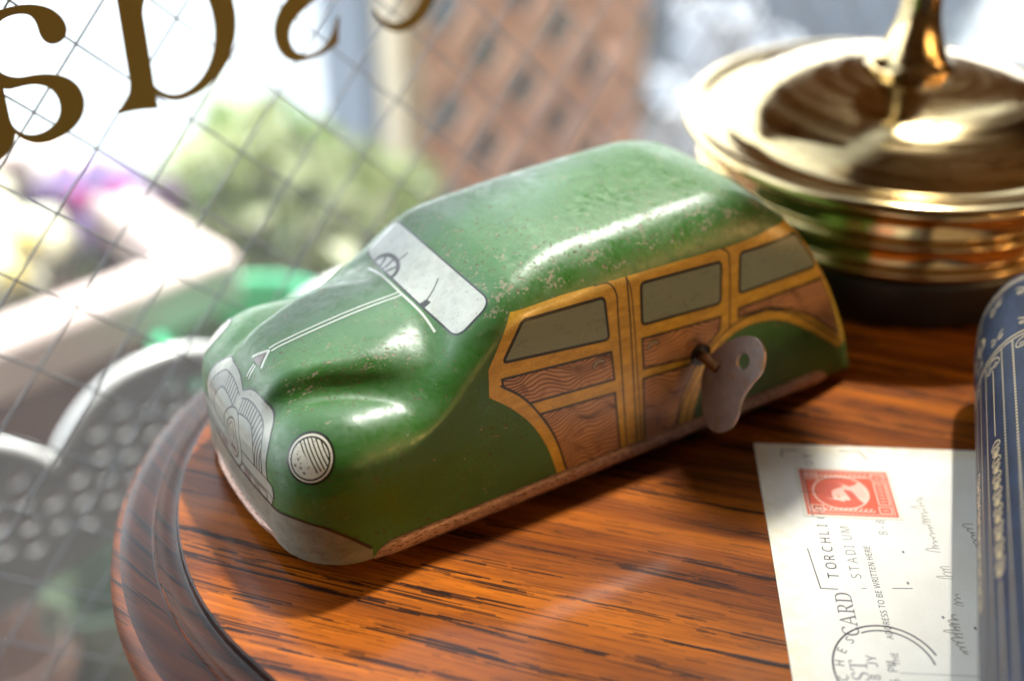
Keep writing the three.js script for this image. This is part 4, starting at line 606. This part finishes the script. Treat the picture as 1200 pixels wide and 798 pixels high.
// ------------------------------------------------------------------ outside the window
const outGroundY = -0.80;
{
  const g = new THREE.PlaneGeometry(30, 30, 1, 1).rotateX(-Math.PI / 2);
  const pav = dtex(512, 512, (i, j) => { const n = fbm(i / 30, j / 30, 171, 4) - 0.5; return [140 + 30 * n, 146 + 30 * n, 151 + 30 * n]; }, true, true); pav.repeat.set(20, 20);
  struct('pavement', g, std({ map: pav, roughness: 0.9 }), out(0.5, outGroundY, 15.13), WTURN);
}
// leaves as small bent blades spread through a crown
function foliage(n, seed, place, size, color, spread = 0.25, pale = 0) {
  const b = new THREE.BufferGeometry(); b.setAttribute('position', new THREE.Float32BufferAttribute([0, 0, 0, -0.3, 0.35, 0.08, 0.3, 0.35, 0.08, 0, 0.45, 0, -0.22, 0.75, 0.0, 0.22, 0.75, 0.0, 0, 1, -0.14], 3)); b.setIndex([0, 3, 1, 0, 2, 3, 1, 3, 4, 3, 2, 5, 3, 6, 4, 3, 5, 6]); b.computeVertexNormals(); b.setAttribute('uv', new THREE.Float32BufferAttribute(new Array(14).fill(0), 2));
  const m = new THREE.InstancedMesh(b, phys({ color: 0xffffff, roughness: 0.6, transmission: 0.6, thickness: 0, side: THREE.DoubleSide }), n), R = rng(seed), o = new THREE.Object3D(), col = new THREE.Color();
  for (let i = 0; i < n; i++) { const p = place(R); o.position.set(...p); o.rotation.set(R() * 2.4 - 0.8, R() * 6.3, R() * 1.6 - 0.8); o.scale.setScalar(size * (0.6 + 0.8 * R())); o.updateMatrix(); m.setMatrixAt(i, o.matrix); const v = 1 + spread * (R() * 2 - 1); if (pale && R() < pale) col.setRGB(0.62 * v, 0.66 * v, 0.42 * v); else col.setRGB(color[0] * v * (0.85 + 0.4 * R()), color[1] * v, color[2] * v * (0.8 + 0.4 * R())); m.setColorAt(i, col); }
  m.castShadow = m.receiveShadow = true; m.userData.kind = 'stuff'; return m;
}
const blob = (R, rx, ry, rz) => { let a, b, c; do { a = R() * 2 - 1; b = R() * 2 - 1; c = R() * 2 - 1; } while (a * a + b * b + c * c > 1); return [a * rx, b * ry, c * rz]; };
// planter box parallel to the window
{
  const t = thing('planter_box', 'pale pink painted planter box with a thick rim outside the window', 'planter', out(0, 0, 0.30), WTURN);
  const pink = std({ color: rgb(0.62, 0.5, 0.46), roughness: 0.6 }), brown = std({ color: rgb(0.16, 0.075, 0.045), roughness: 0.8 });
  part('rim', new RoundedBoxGeometry(0.62, 0.034, 0.03, 4, 0.008).translate(-0.01, -0.179, 0.0), pink, t);
  part('back_rim', new RoundedBoxGeometry(0.62, 0.03, 0.022, 4, 0.008).translate(-0.01, -0.181, -0.21), pink, t);
  part('end_rim', new RoundedBoxGeometry(0.03, 0.033, 0.20, 4, 0.008).translate(0.285, -0.1795, -0.105), pink, t);
  part('front_panel', box(0.6, 0.13, 0.014, -0.01, -0.262, -0.004), brown, t); part('back_panel', box(0.6, 0.13, 0.014, -0.01, -0.262, -0.21), brown, t); part('end_panel', box(0.014, 0.13, 0.19, 0.283, -0.262, -0.107), brown, t); part('bottom_panel', box(0.59, 0.012, 0.2, -0.01, -0.334, -0.107), brown, t);
  const soil = new THREE.PlaneGeometry(0.58, 0.19, 60, 20).rotateX(-Math.PI / 2), P = soil.attributes.position; for (let i = 0; i < P.count; i++) P.setY(i, 0.016 * fbm(P.getX(i) * 60, P.getZ(i) * 60, 181, 3)); soil.computeVertexNormals(); soil.translate(-0.01, -0.205, -0.107);
  part('soil', soil, std({ color: rgb(0.045, 0.025, 0.015), roughness: 1 }), t);
  for (const u of [-0.28, 0.26]) part('foot', box(0.04, -outGroundY - 0.34, 0.15, u, (outGroundY - 0.34) / 2, -0.107), brown, t);
}
// flowers: stems, leaves and blooms of five broad petals
function flowerPlant(label, u, y, w, blooms, petal, eye, leaf, seed, size) {
  const base = -0.20, t = thing('flower_plant', label, 'flower', out(u, base, w), WTURN, undefined), R = rng(seed), st = [];
  const pm = phys({ color: rgb(...petal), roughness: 0.7, transmission: 0.25, thickness: 0, side: THREE.DoubleSide }), em = std({ color: rgb(...eye), roughness: 0.8 }), gm = std({ color: rgb(0.06, 0.12, 0.03), roughness: 0.7 });
  for (const [bu, by, bw] of blooms) {
    const c = new THREE.Vector3(bu - u, by - base, -(bw - w)); const cv = new THREE.QuadraticBezierCurve3(new THREE.Vector3(0, 0, 0), new THREE.Vector3(c.x * 0.3, c.y * 0.6, c.z * 0.3), c); st.push(new THREE.TubeGeometry(cv, 8, 0.0012, 5));
    const fl = new THREE.Group(); fl.name = 'bloom'; fl.position.copy(c); fl.rotation.set(-0.5 + R() * 0.5, R() * 1.2 - 0.6, R() * 3); t.add(fl);
    for (let k = 0; k < 5; k++) { const g = new THREE.SphereGeometry(size * 0.52, 10, 6); g.scale(0.85, 1.1, 0.22); g.translate(0, size * 0.5, 0); g.rotateX(-0.25 - 0.2 * R()); g.rotateZ(k / 5 * Math.PI * 2); part('petal', g, pm, fl); }
    part('eye', new THREE.SphereGeometry(size * 0.34, 10, 8).scale(1, 1, 0.5).translate(0, 0, size * 0.16), em, fl);
  }
  part('stems', mergeGeometries(st), gm, t);
  const f = foliage(46, seed + 1, (q) => { const p = blob(q, 0.04, 0.014, 0.03); return [p[0], p[1] - 0.004, p[2]]; }, 0.017, leaf); f.name = 'leaves'; t.add(f);
}
flowerPlant('lilac and magenta flowers in the planter box', 0.285, 0, 0.40, [[0.286, -0.166, 0.40], [0.266, -0.166, 0.41], [0.276, -0.186, 0.39]], [0.26, 0.17, 0.42], [0.34, 0.03, 0.2], [0.12, 0.2, 0.07], 211, 0.025);
flowerPlant('dark purple flower beside the lilac flowers', 0.31, 0, 0.40, [[0.309, -0.193, 0.40], [0.322, -0.186, 0.41]], [0.12, 0.045, 0.15], [0.07, 0.015, 0.05], [0.09, 0.14, 0.05], 213, 0.016);
flowerPlant('white and pale yellow flowers at the left end of the planter box', 0.222, 0, 0.38, [[0.222, -0.165, 0.38], [0.206, -0.176, 0.37], [0.236, -0.178, 0.39], [0.215, -0.150, 0.41], [0.195, -0.160, 0.40]], [0.82, 0.82, 0.66], [0.7, 0.6, 0.2], [0.10, 0.13, 0.03], 217, 0.024);
// green pot
{
  const t = thing('plastic_pot', 'bright green plastic flowerpot beside the end of the planter box', 'flowerpot', out(0.285, -0.30, 0.262), WTURN), gr = std({ color: rgb(0.05, 0.42, 0.2), roughness: 0.45 });
  part('pot_wall', new THREE.LatheGeometry([[0.0, 0], [0.034, 0], [0.046, 0.105], [0.0435, 0.105], [0.032, 0.004], [0, 0.004]].map(q => new THREE.Vector2(...q)), 32), gr, t);
  part('pot_rim', new THREE.TorusGeometry(0.0475, 0.005, 10, 40).rotateX(Math.PI / 2).translate(0, 0.107, 0), gr, t);
  part('stand', new THREE.CylinderGeometry(0.03, 0.03, -outGroundY - 0.301, 20).translate(0, (outGroundY + 0.301) / 2, 0), std({ color: rgb(0.2, 0.2, 0.2), roughness: 0.6 }), t);
}
// leafy bush
function bush(label, u, y, w, r, n, col, seed, size = 0.03, pale = 0) {
  const t = thing('leafy_bush', label, 'bush', out(u, outGroundY, w), WTURN); const f = foliage(n, seed, (R) => { const p = blob(R, r[0], r[1], r[2]), q = vnoise(p[0] * 20 + 9, p[1] * 20 + 9, seed); const s = 0.7 + 0.5 * q; return [p[0] * s, p[1] * s + (y - outGroundY), p[2] * s]; }, size, col, 0.25, pale); f.name = 'crown'; t.add(f);
  const st = []; for (let k = 0; k < 5; k++) st.push(new THREE.TubeGeometry(new THREE.QuadraticBezierCurve3(new THREE.Vector3(0, 0, 0), new THREE.Vector3(0, (y - outGroundY) * 0.5, 0), new THREE.Vector3((k - 2) * r[0] * 0.3, y - outGroundY, (k % 2 - 0.5) * r[2])), 10, 0.005, 6));
  part('stems', mergeGeometries(st), std({ color: rgb(0.1, 0.06, 0.03), roughness: 0.8 }), t);
}
bush('pale green leafy bush behind the planter box', 0.47, -0.315, 0.52, [0.115, 0.105, 0.09], 1500, [0.28, 0.38, 0.13], 221, 0.034, 0.55);
bush('yellow green leafy plant low beside the planter box end', 0.40, -0.38, 0.42, [0.075, 0.075, 0.05], 500, [0.25, 0.34, 0.09], 223, 0.03, 0.4);
// trellis
{
  const t = thing('wooden_trellis', 'orange brown diagonal lattice trellis with a pale post outside', 'trellis', out(0, 0, 0.6), WTURN), wd = std({ color: rgb(0.62, 0.35, 0.22), roughness: 0.75 }), pale = std({ color: rgb(0.55, 0.45, 0.32), roughness: 0.75 });
  part('post', box(0.024, 0.78, 0.03, 0.658, outGroundY + 0.39, 0), pale, t); part('post', box(0.03, 0.7, 0.03, 0.955, outGroundY + 0.35, -0.002), wd, t);
  const u0 = 0.671, u1 = 0.94, y0 = outGroundY + 0.02, y1 = -0.06;
  for (const sg of [1, -1]) for (let k = -14; k < 24; k++) { const c = 0.66 + k * 0.098; // u - sg*y = c
    const a = Math.max(u0, sg > 0 ? c + y0 : c - y1), b = Math.min(u1, sg > 0 ? c + y1 : c - y0); if (b - a < 0.03) continue; const g = box((b - a) * Math.SQRT2, 0.028, 0.007); g.rotateZ(sg > 0 ? Math.PI / 4 : -Math.PI / 4); g.translate((a + b) / 2, sg * ((a + b) / 2 - c), sg * 0.004); part('slat', g, wd, t); }
}
bush('dark leafy bush behind the trellis', 1.0, -0.42, 0.78, [0.19, 0.26, 0.07], 1400, [0.035, 0.05, 0.025], 227, 0.04);
// pale things to the right
{
  const t = thing('low_wall', 'blue grey painted low wall outside at the right', 'wall', out(1.9, outGroundY, 1.25), WTURN), m = std({ color: rgb(0.13, 0.155, 0.19), roughness: 0.8 });
  part('wall_body', box(1.9, 0.62, 0.12, 0.1, 0.31, 0), m, t); part('coping', new RoundedBoxGeometry(1.94, 0.05, 0.18, 3, 0.012).translate(0.1, 0.646, 0), std({ color: rgb(0.5, 0.54, 0.58), roughness: 0.8 }), t);
}
[[1.16, 0.86, 0.075, 0.3], [1.34, 0.9, 0.09, 0.26], [1.52, 0.92, 0.07, 0.34], [1.72, 0.98, 0.08, 0.22]].forEach(([u, w, r, h], i) => {
  const t = thing('white_pot', ['white round pot nearest the trellis', 'widest white pot second from the trellis', 'tall white pot third from the trellis', 'short white pot farthest from the trellis'][i], 'flowerpot', out(u, outGroundY, w), 0, 'white pots along the low wall'), m = std({ color: rgb(0.5, 0.53, 0.58), roughness: 0.5 });
  part('pot_wall', new THREE.LatheGeometry([[0, 0], [r * 0.7, 0], [r * 0.95, h * 0.5], [r * 0.85, h], [r * 0.72, h], [r * 0.7, h * 0.8], [0, h * 0.78]].map(q => new THREE.Vector2(...q)), 32), m, t); part('pot_rim', new THREE.TorusGeometry(r * 0.8, r * 0.1, 8, 32).rotateX(Math.PI / 2).translate(0, h, 0), m, t);
});
// perforated metal garden chair back with a scalloped rim
{
  const t = thing('garden_chair', 'grey perforated metal garden chair back with a scalloped rim outside the window at lower left', 'chair', out(0, 0, 0.12), WTURN), m = std({ color: rgb(0.34, 0.34, 0.32), roughness: 0.5, metalness: 0.2 });
  const lobe = (c, pk) => { const p = []; for (let k = 0; k <= 14; k++) { const a = k / 14, u = c - 42 + 84 * a; p.push([u, pk - 25 * Math.pow(Math.abs(2 * a - 1), 2.4)]); } return p; };
  const top = [...lobe(-5, -89), ...lobe(79, -89).slice(1), ...lobe(163, -89).slice(1), ...lobe(247, -89).slice(1)];
  const s = new THREE.Shape(); top.forEach((q, i) => i ? s.lineTo(...q) : s.moveTo(...q)); s.lineTo(289, -150); s.lineTo(190, -150); s.lineTo(174, -114 - 36); s.lineTo(92, -166); s.lineTo(0, -190); s.lineTo(-47, -190); s.closePath();
  const lobeTop = (u) => { const a = ((u + 47) % 84 + 84) % 84 / 84; return -89 - 25 * Math.pow(Math.abs(2 * a - 1), 2.4); };
  for (let n = 0; n < 31; n++) for (let r = 0; r < 6; r++) { const u = -38 + n * 10.4, v = -102 - r * 10.4 - (n % 2) * 5.2; if (v > lobeTop(u) - 8 || v < -144) continue; const h = new THREE.Path(); h.absellipse(u, v, 2.9, 2.9, 0, Math.PI * 2, true); s.holes.push(h); }
  const g = new THREE.ExtrudeGeometry(s, { depth: 1.2, bevelEnabled: false, curveSegments: 5 }); g.scale(0.001, 0.001, 0.001); part('back_panel', g, m, t);
  const rim = new THREE.TubeGeometry(new THREE.CatmullRomCurve3(top.map(q => new THREE.Vector3(q[0] / 1000, q[1] / 1000, 0.0006)), false, 'catmullrom', 0.3), 240, 0.0032, 8); part('rim', rim, std({ color: rgb(0.6, 0.6, 0.58), roughness: 0.4, metalness: 0.3 }), t);
  for (const u of [-0.03, 0.27]) part('leg', new THREE.CylinderGeometry(0.006, 0.006, -outGroundY - 0.13, 10).translate(u, (outGroundY - 0.13) / 2, -0.006), m, t);
}
// clutter under it
{
  const t = thing('wooden_shelf', 'brown wooden shelf with small pots below the garden chair', 'shelf', out(0.1, -0.30, 0.2), WTURN); part('board', box(0.7, 0.02, 0.16, 0, -0.01, 0), std({ color: rgb(0.2, 0.11, 0.06), roughness: 0.8 }), t);
  for (const u of [-0.32, 0.32]) part('leg', box(0.03, -outGroundY - 0.32, 0.12, u, (outGroundY + 0.28) / 2, 0), std({ color: rgb(0.12, 0.06, 0.035), roughness: 0.8 }), t);
  const pots = [[0.105, 0.19, 0.026, 'brown clay pot at the left of the shelf', [0.2, 0.12, 0.085]], [0.155, 0.2, 0.028, 'dull green pot on the shelf nearest the table', [0.09, 0.13, 0.08]], [0.06, 0.2, 0.022, 'pale cream pot at the far left of the shelf', [0.6, 0.5, 0.4]]];
  for (const [u, w, r, lab, c] of pots) { const p = thing('flowerpot', lab, 'flowerpot', out(u, -0.30, w)); const mm = std({ color: rgb(...c), roughness: 0.8 }); part('pot_wall', new THREE.LatheGeometry([[0, 0], [r * 0.75, 0], [r, 0.05], [r * 0.9, 0.05], [r * 0.7, 0.006], [0, 0.006]].map(q => new THREE.Vector2(...q)), 24), mm, p); part('pot_rim', new THREE.CylinderGeometry(r * 1.12, r * 1.1, 0.012, 24, 1, true).translate(0, 0.046, 0), mm, p); }
  const peb = [[0.08, 0.155, 'white pebble on the shelf in front of the pots', [0.75, 0.76, 0.75]], [0.125, 0.15, 'pale brown pebble on the shelf nearest the table', [0.4, 0.28, 0.2]], [0.1, 0.135, 'rusty brown pebble at the front of the shelf', [0.3, 0.15, 0.09]]];
  peb.forEach(([u, w, lab, c], i) => { const g = new THREE.SphereGeometry(0.014, 16, 12), P = g.attributes.position; for (let n = 0; n < P.count; n++) { const q = 1 + 0.25 * (vnoise(P.getX(n) * 120 + i * 7 + 9, P.getZ(n) * 120 + P.getY(n) * 90 + 9, 231) - 0.5); P.setXYZ(n, P.getX(n) * q * 1.2, P.getY(n) * q * 0.75, P.getZ(n) * q); } g.computeVertexNormals(); const m = new THREE.Mesh(g, std({ color: rgb(...c), roughness: 0.8 })); m.name = numbered('pebble'); m.position.set(...out(u, -0.29, w)); m.castShadow = m.receiveShadow = true; m.userData = { label: lab, category: 'stone' }; scene.add(m); });
}

camera.updateMatrixWorld();
renderer.render(scene, camera);
